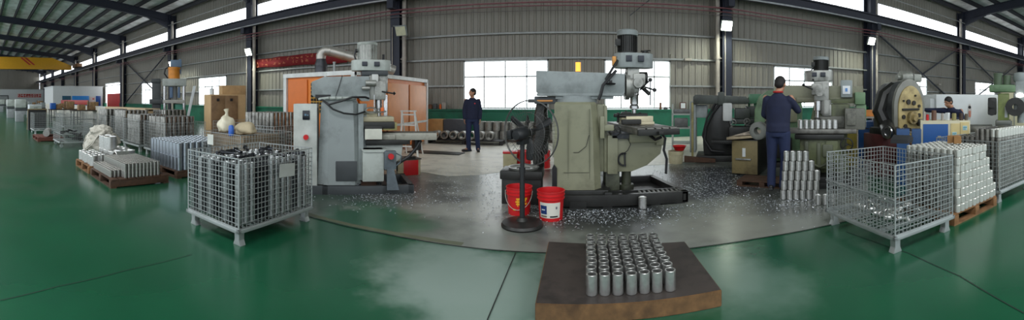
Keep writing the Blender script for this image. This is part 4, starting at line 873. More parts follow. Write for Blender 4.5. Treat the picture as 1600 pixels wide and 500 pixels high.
mb = MB(); mb.b(0, 5.5, 0, 5.6, 0, 2.84); mb.b(-.08, 5.58, -.08, 5.65, 2.84, 2.92); mb.build('wall_panel', whitew, o2)
bl_ = mat('bright blue window panel', rgb(50, 140, 220), .35, var=.03)
for (y0, y1, m_) in ((1.0, 1.95, mat('dark blue pane', rgb(50, 96, 120), .3)), (2.1, 4.0, bl_), (4.8, 5.35, mat('deep blue pane', rgb(36, 84, 160), .35))):
    mb = MB(); mb.b(5.47, 5.55, y0, y1, .75, 1.85, .01); w_ = mb.build('window', m_, o2)
    mb = MB(); mb.b(5.54, 5.57, (y0 + y1) / 2 - .02, (y0 + y1) / 2 + .02, .75, 1.85); mb.build('window_bar', m_, w_)
mb = MB(); mb.b(5.5, 5.54, 4.12, 4.68, .6, 1.75); nb = mb.build('notice_board', mat('pale pink notice', rgb(226, 206, 204), .6), o2)
for k, (y, z, w_, h_) in enumerate(((4.15, .75, .22, .2), (4.4, 1.45, .22, .15), (4.42, .8, .2, .2))):
    mb = MB(); mb.b(5.54, 5.56, y, y + w_, z, z + h_); mb.build('red_notice', mat('red notice print', rgb(200, 84, 80), .6), nb)
# low partitions in front
t = thing('low_partition', 'long low off-white partition before the blue-windowed office cabin', 'partition', (-37, 6.4, 0))
mb = MB(); mb.b(0, 18.5, 0, .12, 0, 1.02, .01); mb.build('partition_panel', mat('off-white partition', rgb(206, 202, 190), .6), t); mb = MB(); mb.b(-.02, 18.5, -.02, .14, 1.02, 1.06); mb.build('top_rail', whitew, t)
t = thing('barrier_bench', 'long red topped bench standing behind the low partition', 'bench', (-36, 7.75, 0))
mb = MB(); mb.b(0, 9.5, 0, .06, 1.05, 1.40, .01); mb.build('red_barrier', mat('red barrier', rgb(170, 56, 52), .5), t)
mb = MB(); [mb.b(k * 3.1 + .1, k * 3.1 + .2, 0, .06, 0, 1.05) for k in range(4)]; mb.build('bench_leg', greyd, t)
t = thing('wooden_crate', 'long beige plywood crate before the hydraulic press', 'crate', (-17.2, 5.9, 0))
mb = MB(); mb.b(0, 4.6, 0, .6, .12, 1.06, .01); mb.build('crate_panel', mat('beige plywood', rgb(196, 168, 128), .65, var=.06), t)
mb = MB(); [mb.b(k * 1.45, k * 1.45 + .1, 0, .6, 0, .12) for k in range(4)]; mb.build('skid', wood, t)
mb = MB(); mb.b(0, 4.6, -.01, .61, 1.0, 1.09); mb.build('crate_lid', mat('pale beige lid', rgb(206, 182, 146), .65), t)
# ---- hydraulic press
c0 = AT(270, 156, 15.5)
t = thing('hydraulic_press', 'four-column hydraulic press with an orange cylinder on top, left of the back wall', 'press', (c0.x, c0.y, 0), face_cam(c0))
mb = MB(); mb.b(-.5, .55, -.4, .4, 0, .75, .02); mb.build('press_bed', greyd, t)
mb = MB(); mb.b(-.42, .55, -.4, .4, 1.98, 2.28, .02); mb.build('crown', greyl, t)
for x in (-.33, .46):
    for y in (-.3, .3): mb = MB(); mb.cyl((x, y, .75), (x, y, 2.0), .06, n=14); mb.build('press_column', steel, t)
mb = MB(); mb.b(-.4, .5, -.36, .36, 1.28, 1.42, .02); mb.cyl((.05, 0, 1.42), (.05, 0, 2.0), .13, n=20); mb.build('ram_plate', mat('pale ram paint', rgb(170, 168, 160), .5), t)
mb = MB(); mb.cyl((.05, 0, 2.28), (.05, 0, 2.72), .24, n=24); mb.cyl((.05, 0, 2.68), (.05, 0, 2.76), .27, n=24); mb.build('cylinder', mat('orange cylinder paint', rgb(222, 140, 40), .45), t)
mb = MB(); mb.b(-.1, .36, -.25, .25, 2.76, 3.05, .03); mb.cyl((.3, 0, 2.5), (.3, 0, 3.1), .05, n=10); mb.build('oil_tank', mat('dusty blue tank', rgb(104, 126, 150), .5), t)
mb = MB(); mb.tube([(-.2, -.1, 2.3), (-.35, -.1, 2.5), (-.3, -.1, 2.7), (-.05, -.1, 2.8)], .03, 8); mb.build('oil_hose', blackm, t)
mb = MB(); mb.b(-.85, -.5, -.2, .2, .75, 2.1, .03); mb.b(-.95, -.2, -.3, -.1, 1.25, 1.45, .04); mb.b(-.9, -.5, -.1, .2, 2.1, 2.3, .05); mb.build('side_unit', greyd, t)
mb = MB(); mb.b(.1, .4, -.2, .2, .75, 1.25, .02); mb.build('green_tooling', mat('teal tooling', rgb(60, 140, 116), .5), t)
mb = MB(); mb.b(-.12, .0, -.3, .2, 1.5, 1.95, .02); mb.b(.2, .3, -.3, .2, 1.5, 1.95, .02); mb.build('blue_guide', mat('blue grey guide', rgb(96, 120, 150), .5), t)
c1_ = AT(294, 156, 15.0)
t = thing('leaning_post', 'white square post leaning beside the hydraulic press', 'post', (c1_.x, c1_.y, 0), face_cam(c1_))
mb = MB(); mb.prism([(-.22, 0), (-.12, 0), (.32, 1.98), (.2, 1.98)], -.05, .05, 'XZ', bev=.01); mb.build('post_panel', whitew, t)
# ---- wooden cabinets in the back left
c0 = AT(350, 156, 11.5)
t = thing('wooden_cabinet', 'brown double-door wooden cabinet with a beige side, boxes on top, back left', 'cabinet', (c0.x, c0.y, 0), face_cam(c0) + R(18))
mb = MB(); mb.b(-.5, .62, -.25, .5, .1, 1.58, .01); mb.build('body', mat('pale chipboard', rgb(196, 164, 120), .65, var=.06), t)
for x in (-.48, -.06): mb = MB(); mb.b(x, x + .41, -.28, -.25, .2, 1.55, .006); d_ = mb.build('door', mat('worn brown veneer', rgb(136, 106, 74), .6, dirt=rgb(80, 58, 38), dirt_amt=.5), t); m2 = MB(); m2.b(x + .16, x + .24, -.3, -.28, 1.38, 1.46); m2.build('door_pull', blackm, d_)
mb = MB(); mb.b(.625, .64, -.05, .08, 1.28, 1.42); mb.b(.625, .64, .25, .4, 1.28, 1.42); mb.build('grip_hole', blackm, t)
mb = MB(); mb.b(0, .8, 0, .35, 0, .3, .005); o = mb.build('cardboard_box', mat('tan carton', rgb(186, 152, 108), .8)); o.location = c0 + Vector((-.35, .2, 0)); o.location.z = 1.582; o.rotation_euler = (0, 0, face_cam(c0) + R(18)); tag(o, 'tan carton lying on top of the wooden cabinet', 'box')
mb = MB(); mb.lathe([(0, 0), (.07, 0), (.07, .17), (.03, .19), (.03, .22), (0, .22)], 14); o = mb.build('white_can', whitew); o.location = c0 + Vector((-.25, -.28, 0)); o.location.z = 1.582; tag(o, 'white can before the tan carton on the wooden cabinet', 'can')
# plastic bags in the cage behind
def blobmesh(name, m_, r, sq, seed, amp=.10, sub=4, fold=5):
    bm_ = bmesh.new(); bmesh.ops.create_icosphere(bm_, subdivisions=sub, radius=1)
    rr = random.Random(seed); ph = [rr.uniform(0, 6) for _ in range(8)]
    for v in bm_.verts:
        c = v.co.normalized(); d = 1 + amp * (sin(c.x * fold + ph[0]) * cos(c.y * fold * .8 + ph[1]) + .6 * sin(c.z * fold * 1.3 + ph[2] + c.x * 3) + .45 * abs(sin(c.y * fold * 2 + c.x * 4 + ph[3])))
        v.co = Vector((c.x * r * sq[0] * d, c.y * r * sq[1] * d, max(-.6, c.z) * r * sq[2] * d))
    mb = MB(); mb.add(bm_); return mb.build(name, m_, smooth=60)
plas = mat('cloudy plastic film', rgb(216, 208, 184), .35, var=.1, scale=5)
o = blobmesh('plastic_bag', plas, .15, (1, 1, 1.15), 4); o.location = (-5.42, 4.15, .95); tag(o, 'tied cream plastic bag in the cage behind the front left cage', 'bag')
mb = MB(); mb.tube([(0, 0, 0), (.02, 0, .08), (.0, 0, .15)], [.05, .025, .05], 8); k_ = mb.build('bag_knot', plas, o); k_.location = (0, 0, .15)
o = blobmesh('sack', mat('beige woven sack', rgb(176, 162, 134), .8), .18, (1.3, .8, .7), 9); o.location = (-5.0, 4.25, .90); tag(o, 'beige sack slumped beside the tied plastic bag in the cage', 'sack')
mb = MB(); mb.lathe([(0, 0), (.045, 0), (.05, .02), (.05, .15), (.03, .18), (0, .18)], 14); o = mb.build('blue_bottle', mat('blue bottle plastic', rgb(50, 100, 190), .35)); o.location = (-5.08, 4.0, .803); tag(o, 'small blue bottle in front of the beige sack', 'bottle')
mb = MB(); mb.b(-.45, .45, -.45, .42, .19, .80, .02); o = mb.build('scrap_heap_box', mat('brown carton', rgb(120, 104, 84), .8, var=.2)); o.location = (-5.15, 4.4, 0); tag(o, 'large dull carton inside the cage behind the front left cage', 'box')
mb = MB(); mb.b(-.09, .09, -.004, .004, -.09, .09); o = mb.build('paper_tag', mat('white paper tag', rgb(206, 208, 200), .7)); o.location = (-5.42, 3.80, .72); tag(o, 'white paper tag on the cage behind the front left cage', 'tag')
# big white sack on the worn pallet
sk = thing('bulk_bag', 'crumpled white woven bulk bag slumped behind the left sleeve pallets', 'bag', (-8.55, 2.85, 0))
def crumpled(name, r, sq, seed, m_, parent, loc):
    bm_ = bmesh.new(); bmesh.ops.create_icosphere(bm_, subdivisions=5, radius=1); from mathutils import noise
    for v in bm_.verts:
        c = v.co.normalized(); q = c * 2.2 + Vector((seed, 0, 0)); d = 1 + .20 * noise.noise(q) + .12 * abs(noise.noise(q * 2.3)) + .05 * abs(noise.noise(q * 5))
        v.co = Vector((c.x * r * sq[0] * d, c.y * r * sq[1] * d, max(-.75, c.z) * r * sq[2] * d))
    mb = MB(); mb.add(bm_); o = mb.build(name, m_, parent, smooth=50); o.location = loc; return o
sackm = mat('white woven polypropylene', rgb(196, 192, 180), .8, var=.12, scale=5, dirt=rgb(140, 132, 116), dirt_amt=.5)
crumpled('bag_body', .42, (1.0, .95, .8), 3, sackm, sk, (0, 0, .36)); crumpled('bag_fold', .27, (1.2, 1.0, .65), 8, sackm, sk, (.08, -.05, .64))
mb = MB()
for dx, r_ in ((0, .2), (.12, .15)): mb.tube([(-.25 + dx, -.32, .55), (-.38 + dx, -.36, .3), (-.1 + dx, -.42, .22), (.25 + dx, -.38, .38), (.36, -.2, .62)], .016, 6)
mb.build('bag_strap', sackm, sk)
# leaning beige board at the aisle
t = thing('leaning_board', 'beige chipboard sheet leaning in the far left aisle', 'board', (-17.3, 2.15, 0)); mb = MB(); mb.prism([(-.45, 0), (-.4, 0), (.05, 1.0), (0, 1.0)], -.0, .9, 'XZ'); mb.build('board_panel', mat('beige chipboard', rgb(172, 150, 108), .7), t); mb = MB(); mb.prism([(-.36, 0), (.1, 0), (.06, .96)], .02, .86, 'XZ'); mb.build('board_support', blackm, t)
# far-left machines and benches
farm = [(12, -30, 2.4, 'grey lathe'), (0, 0, 0, '')]
def small_machine(x, y, kind, label, cat='machine'):
    t = thing('bench_lathe' if kind == 0 else 'tool_cabinet' if kind == 1 else 'work_bench', label, cat, (x, y, 0))
    if kind == 0:
        mb = MB(); mb.b(-.3, .3, -1.0, 1.0, .7, .9, .02); mb.build('lathe_bed', greyd, t)
        mb = MB(); mb.b(-.35, .35, -1.0, -.3, .9, 1.45, .05); mb.cyl((0, -.3, 1.15), (0, -.15, 1.15), .16, n=16); mb.build('headstock', greyl, t)
        mb = MB(); mb.b(-.35, .35, -.98, -.45, 0, .7, .02); mb.b(-.3, .3, .6, .98, 0, .7, .02); mb.build('pedestal', mat('grey pedestal', rgb(150, 154, 156), .5), t)
        mb = MB(); mb.b(-.15, .15, .7, 1.0, .9, 1.25, .03); mb.cyl((0, .7, 1.15), (0, .5, 1.15), .05, n=12); mb.build('tailstock', greyp, t)
        mb = MB(); mb.b(-.4, .3, .0, .3, .9, 1.05, .02); mb.cyl((-.42, .1, .82), (-.48, .1, .82), .09, n=14); mb.build('carriage', iron, t)
    elif kind == 1:
        mb = MB(); mb.b(-.35, .35, -.35, .35, .06, 1.15, .01); mb.build('body', mat('pale grey cabinet paint', rgb(190, 196, 200), .5), t)
        for k in range(3): mb = MB(); mb.b(.35, .37, -.32, .32, .12 + k * .34, .43 + k * .34, .006); d_ = mb.build('drawer', greyl, t); m2 = MB(); m2.b(.37, .39, -.1, .1, .28 + k * .34, .30 + k * .34); m2.build('handle', blackm, d_)
        mb = MB(); [mb.b(a * .28 - .04, a * .28 + .04, b * .28 - .04, b * .28 + .04, 0, .06) for a in (-1, 1) for b in (-1, 1)]; mb.build('foot', blackm, t)
    else:
        mb = MB(); mb.b(-.4, .4, -1.0, 1.0, .78, .84, .01); mb.build('bench_top', mat('dark bench top', rgb(60, 52, 44), .6), t)
        for a in (-.34, .34):
            for b in (-.92, .92): mb = MB(); mb.b(a - .03, a + .03, b - .03, b + .03, 0, .78); mb.build('leg', greyd, t)
        mb = MB(); mb.b(-.36, .36, -.95, .95, .3, .33); mb.build('shelf', greyd, t)
        mb = MB(); mb.b(-.2, .2, -.6, -.2, .84, 1.15, .02); mb.b(-.25, .15, .1, .6, .84, 1.3, .04); mb.cyl((0, 0, .84), (0, 0, 1.35), .06, n=10); mb.build('clutter', mat('mixed brown parts', rgb(140, 110, 76), .6, var=.5, scale=6), t)
    return t
small_machine(-21.0, 3.0, 1, 'pale grey drawer cabinet just beyond the leaning board'); small_machine(-24.5, 3.2, 0, 'grey bench lathe beyond the pale drawer cabinet'); small_machine(-29.5, 3.0, 0, 'second grey lathe further down the left aisle')
small_machine(-23.0, 5.2, 2, 'cluttered dark bench behind the pale drawer cabinet', 'bench'); small_machine(-28.5, 6.6, 2, 'cluttered dark bench before the low white partition', 'bench'); small_machine(-36, 3.4, 0, 'third grey lathe far along the left aisle'); small_machine(-44, 3.0, 0, 'small grey lathe farthest along the left aisle'); small_machine(-20.5, 6.0, 2, 'cluttered dark bench behind the far wire cages', 'bench')
small_machine(-40, 6.0, 2, 'cluttered dark bench far away before the tall white cabin', 'bench'); small_machine(-52, 4.5, 1, 'pale cabinet before the far white office', 'cabinet')
mb = MB(); mb.b(-.2, .2, -.16, .16, 0, .38, .03); o = mb.build('blue_bin', mat('blue bin plastic', rgb(30, 90, 170), .5)); o.location = (-23.0, 5.0 + .75, 1.0); o.location = (-22.9, 4.42, .845); tag(o, 'blue plastic bin on the cluttered bench before the white partition', 'bin')
# ---- overhead crane
t = thing('overhead_crane', 'yellow overhead crane girder with red stripes under the left roof', 'crane', (-50, 13.1, 5.83))
yel = mat('crane yellow paint', rgb(214, 158, 30), .45, var=.05)
mb = MB(); mb.prism([(-1.2, .35), (-3.6, 1.25), (-24, 1.45), (-24, -.28), (-.9, -.28), (-.9, .2)], -.35, .35, 'YZ', bev=.02); gd = mb.build('girder', yel, t)
mb = MB(); mb.prism([(-.9, -.3), (-24, -.3), (-24, -.2), (-.9, -.2)], -.42, .42, 'YZ'); mb.build('girder_flange', yel, gd)
for k in range(2): mb = MB(); y = -6.2 - k * .55; mb.prism([(y, .25), (y + .3, .25), (y - .9, 1.22), (y - 1.2, 1.22)], .352, .362, 'YZ'); mb.build('stripe', mat('crane stripe red', rgb(180, 40, 40), .5), gd)
fc_ = bpy.data.curves.new('crane_number', 'FONT'); fc_.body = '19'; fc_.size = .55; fc_.extrude = .005; o_ = bpy.data.objects.new('tmp', fc_); COL.objects.link(o_); bpy.context.view_layer.update()
me_n = bpy.data.meshes.new_from_object(o_.evaluated_get(bpy.context.evaluated_depsgraph_get())); bpy.data.objects.remove(o_); me_n.materials.append(blackm); o = bpy.data.objects.new('crane_number', me_n); COL.objects.link(o); o.parent = gd; o.location = (.37, -11.4, .5); o.rotation_euler = (R(90), 0, R(90))
mb = MB(); mb.b(-1.4, 1.4, -.4, .3, .05, .5, .03); mb.build('end_carriage', mat('brown crane carriage', rgb(120, 84, 50), .5), t)
for x in (-1.1, 1.1): mb = MB(); mb.cyl((x, -.1, .22), (x, .25, .22), .2, n=16); mb.build('wheel', iron, t)
# ---- flood lamps on brackets
def lamp(px, py, on, side, label, arm=True):
    Y = 12.85; p = Vector((WX(px, Y), Y, WZ(px, py, Y))); cx_ = min(COLX, key=lambda c: abs(c - p.x)) - p.x
    t = thing('flood_lamp', label, 'lamp', p)
    mb = MB(); mb.box((0, 0, 0), (.46, .10, .40), bev=.02, rot=Matrix.Rotation(R(22), 3, 'X')); hs = mb.build('housing', greyp, t)
    mb = MB(); mb.box((0, -.062 * cos(R(22)), -.062 * sin(R(22))), (.40, .012, .34), rot=Matrix.Rotation(R(22), 3, 'X')); mb.build('lens', mat('lit lamp lens', (1, 1, .9), .3, emit=26, ecol=(.92, 1, .82)) if on else mat('unlit lamp lens', rgb(206, 206, 176), .4), hs)
    sg = 1 if cx_ > 0 else -1
    mb = MB(); mb.tube([(0, .05, .02), (cx_ * .4, .2, .22), (cx_, .40, .3), (cx_, .546, .3)], .022, 8); mb.build('bracket', galv, t)
    mb = MB(); mb.cyl((cx_ - .1, .51, .28), (cx_ - .1, .51, -p.z + .06), .022, n=8); mb.build('conduit', whitepipe, t)
    if on:
        l = bpy.data.lights.new('flood_light', 'SPOT'); l.energy = 260; l.spot_size = R(130); l.spot_blend = .6; l.color = (.93, 1, .85); l.shadow_soft_size = .15
        o = bpy.data.objects.new('flood_light', l); COL.objects.link(o); o.location = p + Vector((0, -.15, -.05)); o.rotation_euler = (R(35), 0, 0)
lamp(1135, 40, 1, 1, 'brightest lit flood lamp on the column right of the back wall windows'); lamp(1361, 64, 1, 1, 'lit flood lamp at the column above the olive machine end'); lamp(389, 81, 1, 1, 'small lit flood lamp beside the left end of the red banner')
lamp(268, 100, 1, 1, 'dim lit flood lamp above the hydraulic press'); lamp(627, 48, 0, -1, 'unlit square flood lamp on the dark column left of the centre window')
# wall lamps and small boxes
for (px, py, lb) in ((1075, 93, 'small grey junction box on the wall rail right of the centre machine'), (1468, 132, 'small white emergency lamp on the wall right of the round machine')):
    mb = MB(); mb.b(-.14, .14, -.05, .05, -.05, .05, .01); o = mb.build('junction_box', whitepipe); Y = 13.78; o.location = (WX(px, Y), Y, WZ(px, py, Y)); tag(o, lb, 'junction box')
Y = 13.3
t = thing('wall_cabinet', 'pale grey electrical cabinet on the wall left of the ladder', 'electrical cabinet', (WX(647, Y), Y, 1.25))
mb = MB(); mb.b(-.26, .26, 0, .45, 0, .62, .015); mb.build('body', greyl, t); mb = MB(); mb.b(-.24, .24, -.015, 0, .02, .6, .005); d_ = mb.build('door', whitepipe, t); mb = MB(); mb.b(.17, .2, -.03, -.015, .25, .35); mb.build('handle', blackm, d_); mb = MB(); mb.b(-.03, .03, .2, .3, -.6, 0); mb.build('conduit', galv, t)
# ---- green wall ledge clutter
rr = random.Random(11); cl = [mat('dusty tin', rgb(120, 116, 104), .6), mat('brown part', rgb(120, 78, 52), .6), mat('grey part', rgb(84, 86, 88), .5), mat('orange plastic', rgb(220, 100, 30), .4), whitepipe]
for k, px in enumerate((664, 672, 680, 688, 694, 701, 1032, 1040)):
    w_ = rr.uniform(.06, .2); h_ = rr.uniform(.08, .3); mb = MB(); mb.lathe([(0, 0), (w_ / 2, 0), (w_ / 2, h_ * .8), (w_ * .3, h_ * .9), (w_ * .3, h_), (0, h_)], 12) if k % 2 else mb.b(-w_ / 2, w_ / 2, -.05, .05, 0, h_, .01)
    o = mb.build('ledge_container', cl[k % 5]); o.location = (WX(px, 13.83), 13.83, 1.062); tag(o, ['dusty tin', 'brown block', 'dark grey tin', 'orange box', 'white bottle', 'small brown can', 'dusty flat tin', 'narrow grey block'][k] + ' on the green wall ledge ' + ('left' if px < 900 else 'right') + ' of the window', 'container')
# boxes, ladder, rolls
p = G(686, 209); mb = MB(); mb.b(-.28, .28, -.2, .25, 0, .55, .008); o = mb.build('wooden_box', mat('tan board box', rgb(190, 146, 92), .7)); o.location = (WX(684, 12.6) - .02, 12.6, .182); tag(o, 'tan wooden box beside the dark grey box under the green wall', 'box')
mb = MB(); mb.b(-.42, .42, -.25, .25, 0, .56, .008); o = mb.build('metal_box', mat('dark grey box', rgb(76, 80, 86), .5)); o.location = (WX(684, 12.6) + .72, 12.6, .182); tag(o, 'dark grey metal box beside the tan box under the green wall', 'box')
make_pallet('low dark pallet under the tan and grey boxes', 1.45, .8, (WX(684, 12.6) + .4, 12.62, 0), 0, .18, wood_d)
t = thing('step_ladder', 'white aluminium step ladder leaning behind the grey milling machine', 'ladder', (WX(643, 8.6), 8.6, 0), R(10)); 
for x in (-.22, .22): mb = MB(); mb.cyl((x, -.25, 0), (x * .75 - .1, .05, 1.15), .025, n=8); mb.build('rail', whitef, t); mb = MB(); mb.cyl((x, .35, 0), (x * .75 - .1, .07, 1.12), .02, n=8); mb.build('rear_leg', whitef, t)
for k in range(4): mb = MB(); z = .25 + k * .26; f_ = z / 1.15; mb.b(-.2 - .1 * f_ * 0 - .08 * f_, .2 - .12 * f_, -.27 + .3 * f_, -.17 + .3 * f_, z, z + .03); mb.build('step', whitef, t)
mb = MB(); mb.b(-.3, .1, .0, .12, 1.12, 1.15); mb.build('top_step', whitef, t)
wrap = mat('plastic wrapped steel', rgb(168, 166, 158), .3, .45, var=.35, scale=7, dirt=rgb(50, 50, 50), dirt_amt=.6, dirt_scale=7)
me_r = sleeve_mesh(.135, .09, .30, 18, 'coil', wrap)
k = 0
for L_ in range(2):
    for i in range(15):
        X = WX(752, 12.9) + i * .285
        if X > WX(868, 12.9): continue
        for j in range(1 if L_ == 0 else 2):
            o = sleeve(me_r, (X + .05 * L_, 12.6 + j * .3, .06 + L_ * .305), 0, 'wrapped steel ring stacked under the green wall behind the standing man', 'wrapped rings under the green wall', 'ring', 'wrapped_ring')
for j in (0,):
    for i in range(15):
        X = WX(752, 12.9) + i * .285
        if X > WX(868, 12.9): continue
        sleeve(me_r, (X + .05, 12.9, .06), 0, 'wrapped steel ring stacked under the green wall behind the standing man', 'wrapped rings under the green wall', 'ring', 'wrapped_ring')
make_pallet('long low skid under the wrapped rings', 3.9, .9, (WX(752, 12.9) + 1.85, 12.75, 0), 0, .055, wood_d, nb=4)
for i in range(7):
    o = sleeve(me_r, (WX(682, 11.6) + i * .30, 11.75, .255), 0, 'wrapped steel ring lying on the dark skid left of the standing man', 'wrapped rings on the dark skid', 'ring', 'wrapped_ring'); o.rotation_euler = (R(90), 0, 0); o.location = (WX(682, 11.6) + i * .30, 11.8, .14 + .137)
make_pallet('long dark skid on the pale floor left of the standing man', 2.5, .6, (WX(684, 11.6) + .95, 11.65, 0), 0, .14, mat('black skid', rgb(30, 30, 30), .6), nb=4)
mb = MB(); mb.prism([(-.8, -.3), (.7, -.25), (.75, .15), (-.7, .2)], 0, .02, 'XY'); o = mb.build('floor_plate', iron); p = G(682, 239); o.location = (p.x, p.y, .008); tag(o, 'dark iron plate lying flat on the pale floor near the ladder', 'plate')
# red box near left machine
c0 = G(645, 274); t = thing('red_toolbox', 'red sided metal box on the floor right of the grey milling machine', 'box', c0, face_cam(c0) + R(20))
mb = MB(); mb.b(-.19, .15, -.02, .34, 0, .30, .008); mb.build('body', mat('dirty cream box side', rgb(170, 160, 130), .6, dirt=rgb(90, 70, 50)), t); mb = MB(); mb.b(-.19, .1, -.035, -.02, .01, .29, .004); mb.build('front_panel', redp, t); mb = MB(); mb.b(-.2, .16, -.04, .35, .30, .315); mb.b(-.1, .08, .05, .2, .315, .34, .01); mb.build('lid', iron, t)
c0 = G(627, 266); mb = MB(); mb.b(-.10, .10, -.1, .1, 0, .26, .01); o = mb.build('black_box', blackm); o.location = c0; o.rotation_euler.z = face_cam(c0); tag(o, 'small black box against the red sided box', 'box')
# ---- buckets and fan
def bucket(loc, rt, rb, h, label, m_, handle=True, rz=0, name='bucket', cat='bucket'):
    t = thing(name, label, cat, loc, rz)
    mb = MB(); w_ = .006; mb.lathe([(0, 0), (rb, 0), (rb + (rt - rb) * .72, h * .72), (rt + .006, h * .73), (rt + .006, h * .76), (rt - .002, h * .77), (rt, h * .84), (rt + .008, h * .85), (rt + .008, h * .88), (rt, h * .89), (rt, h - .012), (rt + .01, h - .01), (rt + .01, h), (rt - w_, h), (rb - w_, .01), (0, .01)], 32); mb.build('shell', m_, t)
    if handle: mb = MB(); mb.tube([((rt + .012) * cos(a), -(rt + .012) * sin(a) * .75 - .03, h * .86 - .62 * h * sin(a)) for a in [PI * k / 16 for k in range(17)]], .004, 6); mb.build('bail', whitepipe, t)
    return t
c0 = G(809, 338); b1 = bucket(Vector((c0.x, c0.y + .13, 0)), .158, .135, .34, 'open red plastic bucket with yellow marks, left behind the fan pole', redp)
def patch(parent, r, a0, a1, z0, z1, m_, name, n=8, dr=0.0):
    mb = MB(); A = []; B = []
    for k in range(n + 1): a = a0 + (a1 - a0) * k / n; A.append(mb.bm.verts.new(((r[0]) * cos(a), r[0] * sin(a), z0))); B.append(mb.bm.verts.new((r[1] * cos(a), r[1] * sin(a), z1)))
    for k in range(n): mb.face([A[k], A[k + 1], B[k + 1], B[k]])
    return mb.build(name, m_, parent)
ylw = mat('yellow print', rgb(232, 170, 40), .5)
rb_ = lambda z: .135 + (.158 - .135) * z / .34 + .003
for k, (a0, a1, z0, z1) in enumerate(((-1.7, -1.25, .14, .16), (-1.75, -1.2, .17, .19), (-1.68, -1.3, .20, .225), (-1.1, -.75, .14, .165), (-1.1, -.85, .18, .22), (-1.0, -.75, .2, .225), (-2.0, -1.75, .07, .09), (-1.6, -1.52, .12, .22), (-1.42, -1.36, .13, .23))):
    patch(b1, (rb_(z0), rb_(z1)), a0, a1, z0, z1, ylw, 'print_mark')
c0 = G(860, 347); b2_ = bucket(Vector((c0.x, c0.y + .13, 0)), .160, .138, .345, 'red plastic bucket with a white and blue label, right of the fan base', redp, handle=False)
rb2 = lambda z: .138 + (.160 - .138) * z / .345 + .003
lb_ = patch(b2_, (rb2(.045), rb2(.225)), -2.5, -.75, .045, .225, mat('white bucket label', rgb(214, 212, 200), .5, var=.04), 'label', 16)
patch(lb_, (rb2(.09) + .001, rb2(.19) + .001), -2.42, -1.85, .09, .19, mat('blue label print', rgb(30, 56, 110), .5), 'label_print', 8); patch(lb_, (rb2(.135) + .002, rb2(.15) + .002), -2.3, -2.0, .135, .147, whitew, 'label_logo', 4)
patch(lb_, (rb2(.06) + .001, rb2(.075) + .001), -1.6, -.95, .055, .072, blackm, 'label_text', 8); patch(lb_, (rb2(.055) + .001, rb2(.08) + .001), -2.4, -1.85, .055, .075, mat('brown label print', rgb(120, 104, 92), .5), 'label_print', 8); patch(lb_, (rb2(.15) + .001, rb2(.18) + .001), -1.15, -1.02, .15, .18, mat('grey label print', rgb(110, 112, 120), .5), 'label_print', 4)
# dark crate behind the buckets
c0 = G(828, 318); t = thing('metal_crate', 'dark metal bin with a round drain pan behind the red buckets', 'bin', (c0.x - .10, c0.y + .12, 0)); mb = MB(); mb.b(-.28, .26, -.2, .15, .0, .34, .01); mb.b(-.30, .28, -.24, .17, .34, .46, .02); mb.build('body', iron, t); mb = MB(); mb.lathe([(.2, 0), (.22, .03), (.19, .03), (.17, .01), (.1, .01), (.1, 0)], 28, (0, -.03, .46), close=True); mb.build('rim', alu, t)
# barrels behind
for (px, py, lb, m_) in ((797, 264, 'dirty cream square canister behind the fan, red lid', 0), (818, 262, 'red drum behind the fan grille', 1), (848, 262, 'red drum partly behind the centre machine', 1)):
    c0 = G(px, py); t = thing('oil_drum' if m_ else 'canister', lb, 'drum' if m_ else 'canister', c0, face_cam(c0)); mb = MB()
    if m_: mb.lathe([(0, 0), (.15, 0), (.16, .02), (.155, .14), (.165, .15), (.155, .17), (.16, .33), (.16, .36), (.14, .36), (.13, .3), (0, .3)], 24); mb.build('shell', redp, t)
    else: mb.b(-.14, .14, -.12, .12, 0, .33, .02); mb.build('shell', mat('dirty cream tin', rgb(176, 166, 130), .6, dirt=rgb(80, 60, 40), dirt_amt=.7, dirt_scale=5), t); mb = MB(); mb.b(-.15, .15, -.13, .13, .33, .37, .01); mb.build('lid', redp, t)
# pedestal fan
c0 = G(816, 353); t = thing('pedestal_fan', 'black industrial pedestal fan on a round iron base in the middle', 'fan', c0)
blk = mat('black fan paint', rgb(28, 30, 32), .5, var=.2)
mb = MB(); mb.lathe([(0, 0), (.235, 0), (.24, .02), (.225, .045), (.07, .065), (.045, .1), (0, .1)], 40); mb.build('base', iron, t)
mb = MB(); mb.cyl((0, 0, .06), (0, 0, .62), .030, n=16); mb.cyl((0, 0, .55), (0, 0, 1.02), .026, n=16); mb.cyl((0, 0, .6), (0, 0, .66), .036, n=16); mb.build('pole', blk, t)
hz = 1.04; az = R(28)                                     # axis points away and to the right
ax = Vector((sin(az), cos(az), 0)); u_ = Vector((cos(az), -sin(az), 0)); w_ = Vector((0, 0, 1)); H0 = Vector((0, 0, hz))
mb = MB(); mb.lathe([(0, -.13), (.05, -.125), (.075, -.09), (.08, .02), (.06, .07), (.03, .09), (.03, .14), (0, .14)], 24, axis='Y'); mo = mb.build('motor', blk, t); mo.location = H0; mo.rotation_euler = (R(6), 0, -az)
mb = MB(); mb.b(-.05, .05, -.06, .06, -.12, -.04, .01); mb.b(-.12, -.06, -.14, .0, -.05, .05, .015); o = mb.build('tilt_bracket', blk, mo)
Fc = H0 + ax * .16; Rr = .375
def ringpts(rad, off, n=40): return [Fc + ax * off + (u_ * cos(2 * PI * k / n) + w_ * sin(2 * PI * k / n)) * rad for k in range(n)]
